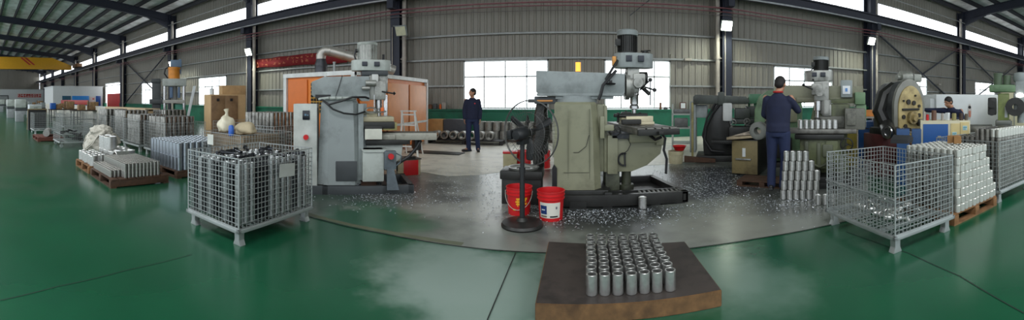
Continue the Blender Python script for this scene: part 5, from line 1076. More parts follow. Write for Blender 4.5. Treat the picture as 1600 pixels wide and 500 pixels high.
for nm, sgn in (('rear_guard', -1), ('front_guard', 1)):
    mb = MB(); mb.tube(ringpts(Rr, sgn * .01), .005, 6, closed=True); mb.tube(ringpts(.24, sgn * .07), .0022, 4, closed=True); mb.tube(ringpts(.08, sgn * .09), .003, 5, closed=True)
    for k in range(48):
        a = 2 * PI * k / 48; d = u_ * cos(a) + w_ * sin(a)
        mb.tube([Fc + d * .08 + ax * sgn * .09, Fc + d * .24 + ax * sgn * .07, Fc + d * .33 + ax * sgn * .045, Fc + d * Rr + ax * sgn * .01], .0013, 3)
    mb.build(nm, mat('grey guard wire', rgb(90, 90, 88), .5, .4), t)
for k in range(3):
    mb = MB(); a = 2 * PI * k / 3 + .5; rings = []
    for (rr_, wd_, tw) in ((.05, .04, .5), (.14, .07, .45), (.24, .085, .35), (.31, .08, .28), (.325, .05, .25)):
        row = []
        for s_ in (-1, -.3, .4, 1):
            an = a + s_ * wd_ / max(rr_, .1) * .5; d = u_ * cos(an) + w_ * sin(an); row.append(mb.bm.verts.new(Fc + d * rr_ + ax * (s_ * wd_ * .5 * tw)))
        rings.append(row)
    for p, q in zip(rings, rings[1:]):
        for i in range(3): mb.face([p[i], p[i + 1], q[i + 1], q[i]])
    o = mb.build('blade', blk, t); s_ = o.modifiers.new('s', 'SOLIDIFY'); s_.thickness = .003
mb = MB(); mb.cyl(Fc - ax * .06, Fc + ax * .05, .045, n=16); mb.build('hub', blk, t)
# ---- white bucket with a red bowl, right
c0 = G(1056, 255); bucket(c0, .17, .15, .28, 'cream plastic bucket under a red basin, right of the centre machine', mat('cream plastic', rgb(190, 182, 150), .5, dirt=rgb(110, 100, 76)), False)
mb = MB(); mb.lathe([(0, 0), (.1, 0), (.15, .09), (.165, .1), (.16, .105), (.14, .09), (.09, .012), (0, .012)], 24); o = mb.build('red_basin', redp); o.location = c0 + Vector((.09, .02, .283)); tag(o, 'red plastic basin resting on the cream bucket', 'basin')
# ================================================================ RIGHT-HAND MACHINES
# dark machine with a curved body, seen from behind
c0 = G(1125, 252); c0 = c0 + c0.normalized() * .3
t = thing('shaping_machine', 'dark oily machine with curved body and flat green head, behind the wooden tool cabinet', 'machine tool', (c0.x, c0.y, 0), face_cam(c0))
dko = mat('dark oily green enamel', rgb(58, 64, 58), .45, var=.2, dirt=rgb(20, 20, 18), dirt_amt=.8, dirt_scale=2)
mb = MB(); mb.b(-.55, .75, -.4, .4, 0, .14, .02); mb.build('base', iron, t)
mb = MB(); pr = [(-.38, .14), (.32, .14), (.34, .5), (.26, .8), (.16, 1.1), (.14, 1.35), (-.12, 1.35), (-.2, 1.1), (-.34, .8), (-.4, .5)]; mb.prism(pr, -.3, .3, 'XZ', bev=.05); mb.build('column', mat('glossy dark enamel', rgb(40, 40, 38), .3, var=.3), t)
mb = MB(); mb.tube([(-.02, -.34, 1.3), (-.18, -.36, 1.1), (-.32, -.36, .8), (-.36, -.36, .5), (-.2, -.38, .25), (.1, -.38, .22)], .03, 8); mb.tube([(-.1, -.33, 1.36), (-.3, -.34, 1.0), (-.4, -.34, .6), (-.3, -.36, .3)], .022, 8); mb.build('heavy_cable', blackm, t)
mb = MB(); mb.prism([(-.62, 1.32), (.62, 1.32), (.7, 1.38), (.6, 1.5), (-.56, 1.54), (-.62, 1.5)], -.35, .35, 'XZ', bev=.02); mb.b(-.05, .1, -.38, -.33, 1.3, 1.6, .02); mb.build('ram', dko, t)
mb = MB(); mb.b(-.66, -.3, -.2, .3, 1.0, 1.3, .02); mb.b(-.7, -.56, -.3, .2, .2, 1.38, .01); mb.build('side_box', greyp, t)
mb = MB(); mb.b(-.66, -.61, -.34, -.29, .1, 1.36, .01); mb.build('cream_post', khaki, t)
mb = MB(); mb.box((.17, -.38, 1.14), (.22, .1, .42), bev=.05); mb.build('white_tank', mat('milky plastic tank', rgb(196, 198, 196), .4), t)
mb = MB(); mb.b(.3, .95, -.25, .3, .85, .98, .02); mb.b(.35, .7, -.3, .25, .98, 1.22, .02); mb.b(.62, 1.0, -.1, .3, 1.0, 1.26, .02); mb.b(.6, 1.0, -.2, .25, .3, .85, .03); mb.build('gear_case', dko, t)
mb = MB(); mb.prism([(.66, 1.32), (.98, 1.34), (1.0, 1.56), (.7, 1.56)], -.1, .3, 'XZ', bev=.02); mb.cyl((.85, 0, 1.1), (.85, 0, 1.34), .04, n=10); mb.cyl((.7, 0, 1.1), (.7, 0, 1.34), .03, n=10); mb.build('green_motor_box', mat('mid green paint', rgb(60, 110, 78), .5), t)
mb = MB(); mb.b(.2, .8, -.42, .1, .5, .8, .03); mb.b(-.2, .6, -.5, -.4, .42, .5, .01); mb.build('chip_guard', iron, t)
for (x, z) in ((.3, .9), (.62, .92)): handwheel(t, (x, -.36, z), .07, (0, -1, 0), alu)
mb = MB(); mb.prism([(-.8, .02), (-.72, .02), (-.1, .02), (-.1, .10), (-.8, .16)], -.6, -.52, 'XZ'); mb.build('foot_beam', wood_d, t)
# shelf/bench left of it
c0 = G(1068, 238); t = thing('steel_rack', 'grey steel rack of parts against the green wall right of the centre machine', 'rack', (c0.x + .15, c0.y + .4, 0), face_cam(c0))
for z in (.2, .62, 1.0): mb = MB(); mb.b(-.35, .25, -.25, .25, z, z + .04); mb.build('shelf', greyl, t)
for x in (-.33, .23):
    for y in (-.23, .23): mb = MB(); mb.b(x - .02, x + .02, y - .02, y + .02, 0, 1.3); mb.build('post', greyl, t)
mb = MB(); mb.b(-.3, .2, -.2, .2, 1.04, 1.16, .02); mb.b(-.28, .1, -.2, .2, .66, .9, .02); mb.build('parts_tray', mat('worn grey parts', rgb(110, 112, 110), .5, .3, var=.3), t)
mb = MB(); mb.b(-.12, .12, -.02, .02, 0, .26); o = mb.build('picture_board', mat('brown framed board', rgb(96, 52, 40), .6)); o.location = (WX(1067, 13.75), 13.75, 1.065); tag(o, 'small brown framed board on the green wall ledge by the right column', 'board'); m2 = MB(); m2.b(-.09, .09, -.026, -.02, .03, .23); m2.build('board_face', whitew, o)
# wooden tool cabinet with cloth
c0 = G(1178, 275); t = thing('tool_cabinet', 'khaki metal tool cabinet with a slanted wooden top left of the standing operator', 'cabinet', (c0.x, c0.y + .25, 0), face_cam(c0) - R(16))
kh = mat('worn khaki cabinet paint', rgb(134, 120, 82), .55, dirt=rgb(70, 58, 38), dirt_amt=.7, dirt_scale=3)
mb = MB(); mb.b(-.24, .26, -.22, .5, .02, .68, .012); mb.build('body', iron, t)
mb = MB(); mb.b(-.24, .26, -.24, -.22, .04, .66, .006); d_ = mb.build('front_panel', kh, t)
mb = MB(); mb.b(-.16, .14, -.275, -.24, .30, .33, .008); mb.build('handle', alu, d_); mb = MB(); mb.b(-.03, .03, -.25, -.24, .36, .52); mb.build('paper_mark', whitew, d_)
mb = MB(); mb.prism([(-.32, .67), (.36, .74), (.36, .78), (-.32, .72)], -.32, .55, 'XZ', bev=.008); mb.build('cabinet_top', mat('grey board top', rgb(176, 160, 132), .7, dirt=rgb(90, 80, 64)), t)
mb = MB(); mb.prism([(-.2, .74), (.32, .785), (.34, .80), (.05, .82), (-.16, .76)], -.28, .4, 'XZ', bev=.004); o = mb.build('drawing_sheet', mat('creased paper sheet', rgb(190, 176, 160), .8, dirt=rgb(60, 56, 50), dirt_amt=.8, dirt_scale=4), None); o.location = t.location; o.rotation_euler = t.rotation_euler; o.location.z = .004; tag(o, 'creased paper sheets lying on the khaki tool cabinet', 'paper')
mb = MB(); mb.lathe([(.11, -.08), (.14, -.06), (.14, .06), (.11, .08), (.06, .08), (.06, -.08)], 24, axis='X', close=True); o = mb.build('cable_reel', mat('grey reel', rgb(120, 122, 116), .5)); c1_ = AT(1186, 192, 5.9); o.location = (c1_.x, c1_.y, .935); o.rotation_euler.z = face_cam(c1_) + R(70); tag(o, 'grey cable reel standing on the khaki tool cabinet', 'reel')
# operator platform
c0 = G(1198, 290); t = make_pallet('low dark wooden platform under the standing operator', .85, .5, (c0.x + .02, c0.y + .08, 0), face_cam(c0) - R(14), .10, wood_d, nb=5)
# sage green machine body behind the operator (left)
c0 = AT(1212, 156, 8.0); t = thing('gear_housing', 'rounded sage green machine body behind the standing operator', 'machine tool', (c0.x, c0.y, 0), face_cam(c0)); t.scale = (1.14, 1, 1.05)
mb = MB(); pr = [(-.42, .1), (.5, .1), (.5, 1.25), (.4, 1.5), (.1, 1.58), (-.15, 1.55), (-.32, 1.42), (-.4, 1.15)]; mb.prism(pr, -.05, .5, 'XZ', bev=.06); mb.build('body', gg, t)
mb = MB(); mb.b(-.2, .4, -.1, -.04, .9, 1.4, .03); mb.build('side_cover', olive, t); mb = MB(); mb.b(-.3, .3, -.25, -.05, .2, .6, .03); mb.cyl((-.1, -.2, .85), (-.1, -.05, .85), .12, n=18); mb.build('motor', iron, t); mb = MB(); mb.b(-.48, .55, -.15, .55, 0, .1, .01); mb.build('plinth', iron, t)
# blue and yellow cabinets right of the olive machine
for (px, w_, r_, h_, m_, nm, lb) in ((1328, .30, 7.8, .93, mat('mustard paint', rgb(168, 152, 64), .5, dirt=rgb(90, 80, 30)), 'mustard_cabinet', 'mustard yellow steel cabinet right of the olive machine'), (1353, .32, 7.9, .96, bluem, 'blue_cabinet', 'dark blue steel cabinet between the mustard cabinet and the round machine')):
    c0 = AT(px, 156, r_); t = thing(nm, lb, 'cabinet', (c0.x, c0.y, 0), face_cam(c0)); mb = MB(); mb.b(-w_ / 2, w_ / 2, 0, .5, 0, h_, .01); mb.build('body', m_, t)
    for k in range(2): mb = MB(); mb.b(-w_ / 2 + .02, w_ / 2 - .02, -.015, 0, .06 + k * h_ * .48, h_ * .46 + k * h_ * .48, .004); d_ = mb.build('drawer', m_, t); m2 = MB(); m2.b(-.06, .06, -.03, -.015, h_ * .36 + k * h_ * .48, h_ * .38 + k * h_ * .48); m2.build('handle', greyd, d_)
c0 = AT(1345, 195, 6.6); mb = MB(); mb.b(-.05, .05, -.003, .003, 0, .16); mb.b(-.05, .05, -.0, .05, 0, .004); o = mb.build('white_card', whitew); o.location = (c0.x * 1.21, c0.y * 1.21, .962); o.rotation_euler.z = face_cam(c0); tag(o, 'small white card standing on the dark blue cabinet', 'card')
# orange crates behind
for k, (px, lb) in enumerate(((1366, 'orange plastic crate stacked behind the blue cabinet'),)):
    c0 = AT(px, 156, 10.5); t = thing('storage_shelf', 'cluttered pale shelf behind the dark blue cabinet', 'shelf', (c0.x, c0.y, 0), face_cam(c0)); mb = MB(); mb.b(-.5, .5, 0, .5, .9, .95); mb.b(-.5, .5, 0, .5, .4, .45); mb.build('shelf_board', whitepipe, t)
    for x in (-.48, .48): mb = MB(); mb.b(x - .02, x + .02, 0, .5, 0, .95); mb.build('side_post', whitepipe, t)
    mb = MB(); mb.b(-.38, .36, .05, .4, .952, 1.12, .01); mb.b(-.40, .38, .03, .42, 1.10, 1.13); mb2 = mb.build('orange_crate', mat('translucent orange plastic', rgb(232, 150, 76), .5)); mb2.location = t.location; mb2.rotation_euler = t.rotation_euler; tag(mb2, lb, 'crate')
    mb = MB(); mb.b(-.38, .36, .05, .4, .452, .62, .01); mb2 = mb.build('white_crate', whitepipe); mb2.location = t.location; mb2.rotation_euler = t.rotation_euler; tag(mb2, 'pale crate on the lower board of the cluttered shelf', 'crate')
# big round gear machine
c0 = AT(1415, 156, 7.25); rzz = face_cam(c0) + R(42)
t = thing('gear_machine', 'tall arched machine with a cream face plate and dark round housing, right side', 'machine tool', (c0.x, c0.y, 0), rzz)
def arch(w2, z0, zc, n=18, ky=1.35): return [(-w2, z0)] + [(-w2 * cos(a), zc + w2 * ky * sin(a)) for a in [PI * k / n for k in range(n + 1)]] + [(w2, z0)]
dgr = mat('dark slate housing', rgb(66, 68, 68), .4, var=.2, dirt=rgb(24, 24, 24), dirt_amt=.5)
mb = MB(); mb.prism(arch(.37, .55, 1.28), -.08, .55, 'XZ', bev=.05); mb.build('arched_housing', dgr, t)
mb = MB(); mb.prism(arch(.40, .5, 1.28), -.13, -.05, 'XZ', bev=.025); mb.build('arch_rim', mat('pale worn rim', rgb(120, 120, 112), .4, .2), t)
crf = mat('cream face enamel', rgb(176, 158, 108), .5, var=.08, dirt=rgb(96, 80, 46), dirt_amt=.6, dirt_scale=4)
mb = MB(); mb.prism(arch(.31, .5, 1.27), -.16, -.12, 'XZ', bev=.012); fp = mb.build('face_plate', crf, t)
mb = MB(); mb.cyl((0, -.16, 1.08), (0, -.24, 1.08), .12, n=24); mb.cyl((0, -.24, 1.08), (0, -.30, 1.08), .075, .06, n=20); mb.build('spindle_boss', mat('worn boss', rgb(150, 132, 88), .45, dirt=rgb(30, 28, 24), dirt_amt=.8, dirt_scale=8), fp)
for k, (x, z, r_) in enumerate(((-.08, 1.38, .05), (.06, 1.36, .045), (.2, 1.3, .03), (-.2, 1.1, .04), (.2, 1.12, .04), (.19, .95, .035), (-.16, .92, .045), (-.05, .85, .04), (.1, 1.5, .02), (-.2, 1.4, .02))):
    mb = MB(); mb.cyl((x, -.155, z), (x, -.185, z), r_, n=16); mb.build('port', mat('dark port', rgb(36, 32, 26), .5), fp)
mb = MB(); mb.b(-.24, .2, -.19, -.16, 1.22, 1.26, .01); mb.b(.1, .3, -.26, -.16, .95, 1.05, .02); mb.b(-.25, -.1, -.24, -.16, .78, .9, .02); mb.b(.05, .28, -.3, -.16, .62, .84, .03); mb.build('slide_bar', iron, fp)
mb = MB(); mb.tube([(-.25, -.2, .9), (-.1, -.28, .8), (.1, -.3, .82), (.2, -.26, .92)], .015, 6); mb.build('oil_line', alu, fp)
mb = MB(); mb.lathe([(.1, -.14), (.13, -.1), (.14, .1), (.1, .14), (0, .14)], 20, (.12, .15, 1.86), 'X'); mb.cyl((-.1, .15, 1.86), (.45, .15, 1.86), .05, n=12); mb.b(.28, .5, .05, .25, 1.78, 1.94, .03); mb.build('top_motor', mat('mottled grey motor', rgb(130, 132, 124), .4, .3, var=.4, scale=6), t)
mb = MB(); mb.b(-.32, .32, -.1, .5, .1, .56, .02); mb.build('machine_bed', mat('yellowed enamel', rgb(150, 140, 80), .5, dirt=rgb(50, 44, 26), dirt_amt=.7), t)
mb = MB(); mb.b(-.72, -.34, -.2, .4, .05, .80, .03); mb.b(-.34, .0, -.45, -.1, .05, .6, .03); mb.build('red_brown_base', mat('red brown enamel', rgb(84, 40, 40), .5, dirt=rgb(30, 22, 22), dirt_amt=.6), t)
mb = MB(); mb.cyl((-.75, -.38, .86), (-.38, .1, .92), .12, .15, n=20); mb.b(-.7, -.3, -.2, .25, .7, .92, .04); mb.tube([(-.4, .1, .92), (-.5, .2, 1.2), (-.36, .25, 1.5), (-.1, .25, 1.66)], .13, 10); mb.build('drive_housing', iron, t)
mb = MB(); mb.lathe([(.075, 0), (.11, 0), (.11, .03), (.075, .03)], 20, (-.8, -.42, .86), close=True, axis='X'); mb.build('pipe_mouth', steel, t)
# blue bins in front
c0 = AT(1421, 156, 5.9)
for k, (px, r_, w_) in enumerate(((1411, 6.2, .20), (1432, 6.2, .14))):
    c0 = AT(px, 156, r_); mb = MB(); mb.prism([(-w_ / 2, 0), (w_ / 2, 0), (w_ / 2 + .01, .93), (-w_ / 2 - .01, .93)], 0, .25, 'XZ', bev=.012); o = mb.build('blue_locker', mat('dark blue metal', rgb(22, 70, 120), .45)); o.location = (c0.x, c0.y, 0); o.rotation_euler.z = face_cam(c0); tag(o, ('wider' if k == 0 else 'narrower') + ' dark blue locker in front of the arched machine', 'locker')
# blue and cream bench cabinet
c0 = AT(1465, 156, 6.35); t = thing('blue_workbench', 'cream cabinet with a large blue door and paper notices, behind the stepped sleeve stack', 'cabinet', (c0.x, c0.y, 0), face_cam(c0) + R(4)); t.scale = (1.12, .7, .97)
crm = mat('cream steel paint', rgb(206, 200, 172), .5, var=.04)
mb = MB(); mb.b(-.26, .50, 0, .55, 0, 1.10, .01); mb.build('body', crm, t); mb = MB(); mb.b(-.22, .16, -.015, 0, .3, 1.04, .004); d_ = mb.build('door', mat('strong blue door', rgb(16, 82, 150), .45, var=.06), t); mb = MB(); mb.b(.0, .05, -.025, -.015, .82, .835); mb.b(-.02, .03, -.02, -.015, .74, .745); mb.build('door_label', whitepipe, d_)
mb = MB(); mb.b(.20, .34, -.02, 0, .5, 1.05, .003); mb.b(.345, .48, -.03, 0, .66, 1.07, .004); pn = mb.build('side_drawer', mat('yellowed cream panel', rgb(206, 188, 132), .55), t)
for (x, z, w_, h_) in ((.22, .84, .07, .06), (.225, .76, .06, .05), (.24, .60, .05, .1), (.38, .93, .07, .08)):
    mb = MB(); mb.b(x, x + w_, -.036, -.02 if x < .34 else -.03, z, z + h_); nt_ = mb.build('notice', mat('pale blue notice', rgb(184, 208, 210), .6), pn); m2 = MB(); m2.b(x + .008, x + w_ - .008, -.039, -.036, z + h_ * .55, z + h_ * .75); m2.b(x + .008, x + w_ * .7, -.039, -.036, z + h_ * .2, z + h_ * .35); m2.build('notice_print', mat('teal print', rgb(70, 150, 160), .6), nt_)
tl = t
FM = Matrix.Translation(t.location) @ Matrix.Rotation(t.rotation_euler.z, 4, 'Z') @ Matrix.Diagonal((1.12, .7, .97, 1))
for k, (x, w_, h_, m_, lb) in enumerate(((-.05, .09, .17, mat('brown tin', rgb(110, 80, 64), .5), 'brown tin'), (.02 + .06, .05, .12, whitepipe, 'white bottle'), (.16, .06, .13, whitew, 'pale square carton'), (.26, .08, .12, khaki, 'tan jar'), (.37, .07, .12, mat('dark brown tin', rgb(70, 52, 44), .5), 'dark brown tin'), (.45, .06, .11, mat('umber tin', rgb(96, 84, 70), .5), 'grey-brown tin'), (-.15, .05, .1, redp, 'red-capped jar'), (-.2, .05, .15, whitepipe, 'narrow white tube'))):
    mb = MB(); (mb.lathe([(0, 0), (w_ / 2, 0), (w_ / 2, h_ * .85), (w_ * .45, h_ * .87), (w_ * .45, h_), (0, h_)], 16) if k not in (2,) else mb.b(-w_ / 2, w_ / 2, -w_ / 2, w_ / 2, 0, h_, .004)); o = mb.build('tin', m_); o.location = FM @ Vector((x, .12, 1.102)); tag(o, lb + ' on top of the cream and blue cabinet', 'container')
# white machine
c0 = AT(1512, 156, 9.6); t = thing('machining_centre', 'large white enclosed machining centre behind the bending worker', 'machine tool', (c0.x, c0.y, 0), face_cam(c0) + R(22))
mb = MB(); mb.b(-.85, .9, 0, 1.6, .45, 1.56, .05); mb.b(-.98, -.8, .1, .6, .5, 1.46, .06); mb.build('enclosure', whitew, t)
mb = MB(); mb.b(.9, 1.0, .1, 1.5, .45, 1.52, .03); mb.build('side_door', crm, t); mb = MB(); mb.b(-.8, .9, .05, 1.5, 0, .45, .02); mb.build('plinth', greyp, t)
mb = MB(); mb.prism([(.05 + .05 * cos(a), 1.12 + .2 * sin(a)) for a in [2 * PI * k / 16 for k in range(16)]], -.012, .0, 'XZ'); w_ = mb.build('viewing_slot', mat('pale slot frame', rgb(196, 190, 184), .5), t)
mb = MB(); mb.lathe([(0, -.02), (.04, -.012), (.04, 0), (0, 0)], 14, (.05, 0, 1.23), 'Y'); mb.build('slot_knob', blackm, w_); mb = MB(); mb.b(.02, .08, -.025, -.01, .98, 1.14, .01); mb.build('slot_grip', mat('salmon grip', rgb(200, 130, 110), .5), w_)
mb = MB(); mb.b(.1, .55, -.02, 0, .52, .72, .004); r_ = mb.build('red_name_strip', mat('deep red strip', rgb(180, 30, 36), .5), t); m2 = MB(); m2.b(.14, .5, -.025, -.02, .6, .63); m2.build('strip_text', mat('dark strip print', rgb(60, 20, 24), .5), r_)
# radial drill at the right edge
c0 = AT(1568, 156, 7.3); t = thing('drilling_machine', 'sage green column drilling machine behind the full right edge cage', 'machine tool', (c0.x, c0.y, 0), face_cam(c0)); t.scale = (1.1, 1, 1.03)
yg = mat('yellow green enamel', rgb(136, 150, 84), .45, dirt=rgb(70, 76, 44))
mb = MB(); mb.b(-.1, .1, -.12, .12, .95, 1.5, .02); mb.build('column', yg, t); mb = MB(); mb.b(-.14, .13, -.16, .2, .9, 1.0, .02); mb.cyl((-.07, 0, .45), (-.07, 0, .98), .075, n=18); mb.cyl((.08, .0, .45), (.08, .0, .98), .075, n=18); mb.build('guide_post', mat('dull steel post', rgb(110, 112, 106), .4, .5), t)
mb = MB(); mb.b(-.25, .22, -.2, .25, 1.52, 1.66, .04); mb.build('head_casting', gg, t); mb = MB(); mb.cyl((-.1, 0, 1.66), (-.1, 0, 1.86), .08, n=20); mb.cyl((.06, 0, 1.66), (.06, 0, 1.84), .07, n=20); mb.cyl((-.1, 0, 1.84), (-.1, 0, 1.88), .085, n=20); mb.build('motor', mat('grey green motor', rgb(84, 100, 78), .5), t)
mb = MB(); mb.b(.2, .45, -.2, .2, 1.5, 1.72, .03); mb.lathe([(0, 1.72), (.12, 1.72), (.14, 1.8), (.12, 1.88), (.05, 1.9), (0, 1.9)], 18, (.3, 0, 0)); mb.b(.18, .5, -.18, .2, 1.15, 1.52, .03); mb.cyl((.35, -.1, 1.3), (.62, -.2, 1.28), .05, n=12); mb.cyl((.3, -.1, .95), (.3, -.1, 1.15), .06, n=14); mb.build('drill_head', greyp, t)
mb = MB(); mb.lathe([(.05, -.03), (.17, -.03), (.17, .03), (.05, .03)], 20, (.2, -.24, 1.25), 'Y', close=True); mb.b(-.27, -.12, -.26, -.1, 1.1, 1.42, .03); mb.cyl((-.2, -.22, 1.3), (-.2, -.3, 1.3), .07, n=14); mb.cyl((-.2, -.22, 1.15), (-.2, -.3, 1.15), .06, n=14); mb.build('belt_drive', iron, t)
mb = MB(); mb.b(-.75, .2, -.3, .3, .70, .80, .02); mb.b(-.7, -.2, -.25, .25, .80, .9, .03); mb.b(-.4, .6, -.35, .35, 0, .45, .03); mb.b(-.2, .15, -.2, .2, .45, .7, .02); mb.tube([(.1, -.3, .8), (.25, -.33, .88), (.4, -.3, .82), (.5, -.28, .7)], .035, 8); mb.build('work_table', mat('grey worn iron', rgb(120, 120, 112), .45, .4, var=.25, dirt=rgb(40, 40, 36), dirt_amt=.6), t)
mb = MB(); mb.lathe([(0, -.02), (.06, -.01), (.07, .03), (.05, .06), (0, .07)], 16, (.28, -.24, 1.44)); mb.build('work_lamp', mat('lit machine lamp', (1, 1, .95), .4, emit=3), t)
mb = MB(); mb.b(.02, .07, -.14, -.12, 1.05, 1.25); mb.build('white_sticker', whitew, t)
c0 = AT(1592, 156, 9.0); t = thing('machine_guard', 'tall cream sheet metal machine guard at the right edge behind the drilling machine', 'machine guard', (c0.x, c0.y, 0), face_cam(c0)); mb = MB(); mb.b(-.45, 1.0, 0, .8, .25, 1.62, .04); mb.build('guard_panel', mat('cream guard paint', rgb(214, 206, 172), .5, var=.04), t); mb = MB(); mb.b(-.45, 1.0, .05, .75, 0, .25); mb.build('plinth', greyd, t); mb = MB(); mb.b(-.12, -.1, -.01, .0, .3, 1.58); mb.build('panel_joint', greyp, t)
# swarf on the floor around the machines
swm = mat('curly steel swarf', rgb(215, 220, 228), .3, .7, var=.3)
rr = random.Random(21); mb = MB()
spots = []
for k in range(7000):
    z_ = rr.random()
    if z_ < .45: px = rr.gauss(1090, 55); py = rr.gauss(285, 22)
    elif z_ < .7: px = rr.gauss(920, 70); py = rr.gauss(333, 11)
    elif z_ < .85: px = rr.gauss(740, 45); py = rr.gauss(290, 20)
    elif z_ < .93: px = rr.gauss(1240, 40); py = rr.gauss(318, 10)
    else: px = rr.gauss(600, 40); py = rr.gauss(310, 8)
    if py < 258 or py > 372 or px > 1300: continue
    p = G(px, py)
    if -.35 < p.x < 1.75 and 4.8 < p.y < 6.2: continue
    a = rr.random() * 6.3; s_ = rr.uniform(.007, .024); d = Vector((cos(a), sin(a), 0)) * s_; n_ = Vector((-d.y, d.x, 0)) * rr.uniform(.25, .6); h_ = Vector((0, 0, rr.uniform(.003, .012)))
    z0 = Vector((0, 0, .010)); mb.face(mb.ring([p - d - n_ + z0, p - n_ * .4 + h_ + z0, p + n_ + h_ * .6 + z0])); mb.face(mb.ring([p - n_ * .4 + h_ + z0, p + d + z0, p + n_ + h_ * .6 + z0]))
tag(mb.build('steel_swarf', swm, smooth=0, fix=False), 'steel swarf scattered over the grey floor around the machines', 'swarf', kind='stuff')
# ================================================================ PEOPLE
def loft(mb, rings, n=20):
    R_ = []
    for (c, rx, ry, *rot) in rings:
        c = Vector(c); a0 = rot[0] if rot else 0
        R_.append(mb.ring([c + Matrix.Rotation(a0, 3, 'Z') @ Vector((rx * cos(2 * PI * k / n), ry * sin(2 * PI * k / n), 0)) for k in range(n)]))
    for A, B in zip(R_, R_[1:]):
        for k in range(n): mb.face([A[k], A[(k + 1) % n], B[(k + 1) % n], B[k]])
    mb.face(R_[0][::-1]); mb.face(R_[-1])
def ball(mb, c, r, M=None, sub=2):
    b2 = bmesh.new(); bmesh.ops.create_icosphere(b2, subdivisions=sub, radius=1)
    r = r if isinstance(r, (list, tuple)) else (r, r, r); T = Matrix.Translation(Vector(c)) @ (M.to_4x4() if M is not None else Matrix.Identity(4)) @ Matrix.Diagonal((*r, 1))
    mb.add(b2, T)
def limb(mb, pts, rs):
    for (p, q), (a, b) in zip(zip(pts, pts[1:]), zip(rs, rs[1:])): mb.cyl(p, q, a, b, n=14)
    for p, r in zip(pts, rs): ball(mb, p, r)
def fuse(mb, name, m_, parent, vox=.012, sm=6):
    o = mb.build(name, m_, parent, smooth=0)
    r = o.modifiers.new('r', 'REMESH'); r.mode = 'VOXEL'; r.voxel_size = vox; r.use_smooth_shade = True
    s_ = o.modifiers.new('s', 'SMOOTH'); s_.iterations = sm; s_.factor = .5
    return o
def hand(mb, wrist, d, palm_n, curl=.35, side=1):
    """palm and five separate fingers; d points from wrist to fingertips, palm_n is the palm normal, side +1 puts the thumb along +w"""
    d = Vector(d).normalized(); nrm = Vector(palm_n).normalized(); w = d.cross(nrm).normalized() * side; W = Vector(wrist)
    B = Matrix((w, d, nrm)).transposed()
    ball(mb, W + d * .045, (.038, .05, .015), B, 2)
    for k, (o_, L_) in enumerate(((.027, .072), (.009, .08), (-.010, .074), (-.028, .058))):
        p = W + d * .082 + w * o_; q1 = p + (d * cos(curl) + nrm * sin(curl)) * L_ * .45; q2 = q1 + (d * cos(curl * 2.1) + nrm * sin(curl * 2.1)) * L_ * .35; q3 = q2 + (d * cos(curl * 3) + nrm * sin(curl * 3)) * L_ * .2
        limb(mb, [p - d * .02, p, q1, q2, q3], [.0095, .0095, .0088, .008, .007])
    p = W + d * .025 + w * .03; q = p + (d * .7 + w * .65 + nrm * .3) * .035; s_ = q + (d * .95 + w * .15 + nrm * .3) * .03
    limb(mb, [p, q, s_], [.012, .0105, .009])
skin = mat('skin', rgb(176, 128, 100), .55, var=.06); hairm = mat('short black hair', rgb(26, 22, 20), .7, var=.2)
workj = mat('navy work jacket', rgb(26, 32, 58), .85, var=.15, scale=8, bump=.25, bscale=14); workt = mat('navy work trousers', rgb(27, 38, 70), .85, var=.15, scale=8, bump=.25, bscale=12)
shoem = mat('black shoe leather', rgb(20, 20, 22), .5)
def head(mb, c, Rm, s=1.0):
    c = Vector(c); T = lambda v: c + Rm @ (Vector(v) * s)
    ball(mb, T((0, .01, .02)), (.076 * s, .094 * s, .092 * s), Rm, 3); ball(mb, T((0, -.025, -.045)), (.058 * s, .062 * s, .068 * s), Rm, 3)
    ball(mb, T((0, -.045, -.088)), (.03 * s, .028 * s, .022 * s), Rm)
    limb(mb, [T((0, -.083, .015)), T((0, -.104, -.025))], [.010 * s, .016 * s])
    for sx in (-1, 1): ball(mb, T((sx * .079, .012, -.01)), (.012 * s, .02 * s, .032 * s), Rm); ball(mb, T((sx * .03, -.078, .022)), (.018 * s, .012 * s, .008 * s), Rm)
    ball(mb, T((0, -.086, -.056)), (.024 * s, .010 * s, .006 * s), Rm); ball(mb, T((0, -.084, -.067)), (.020 * s, .010 * s, .006 * s), Rm)
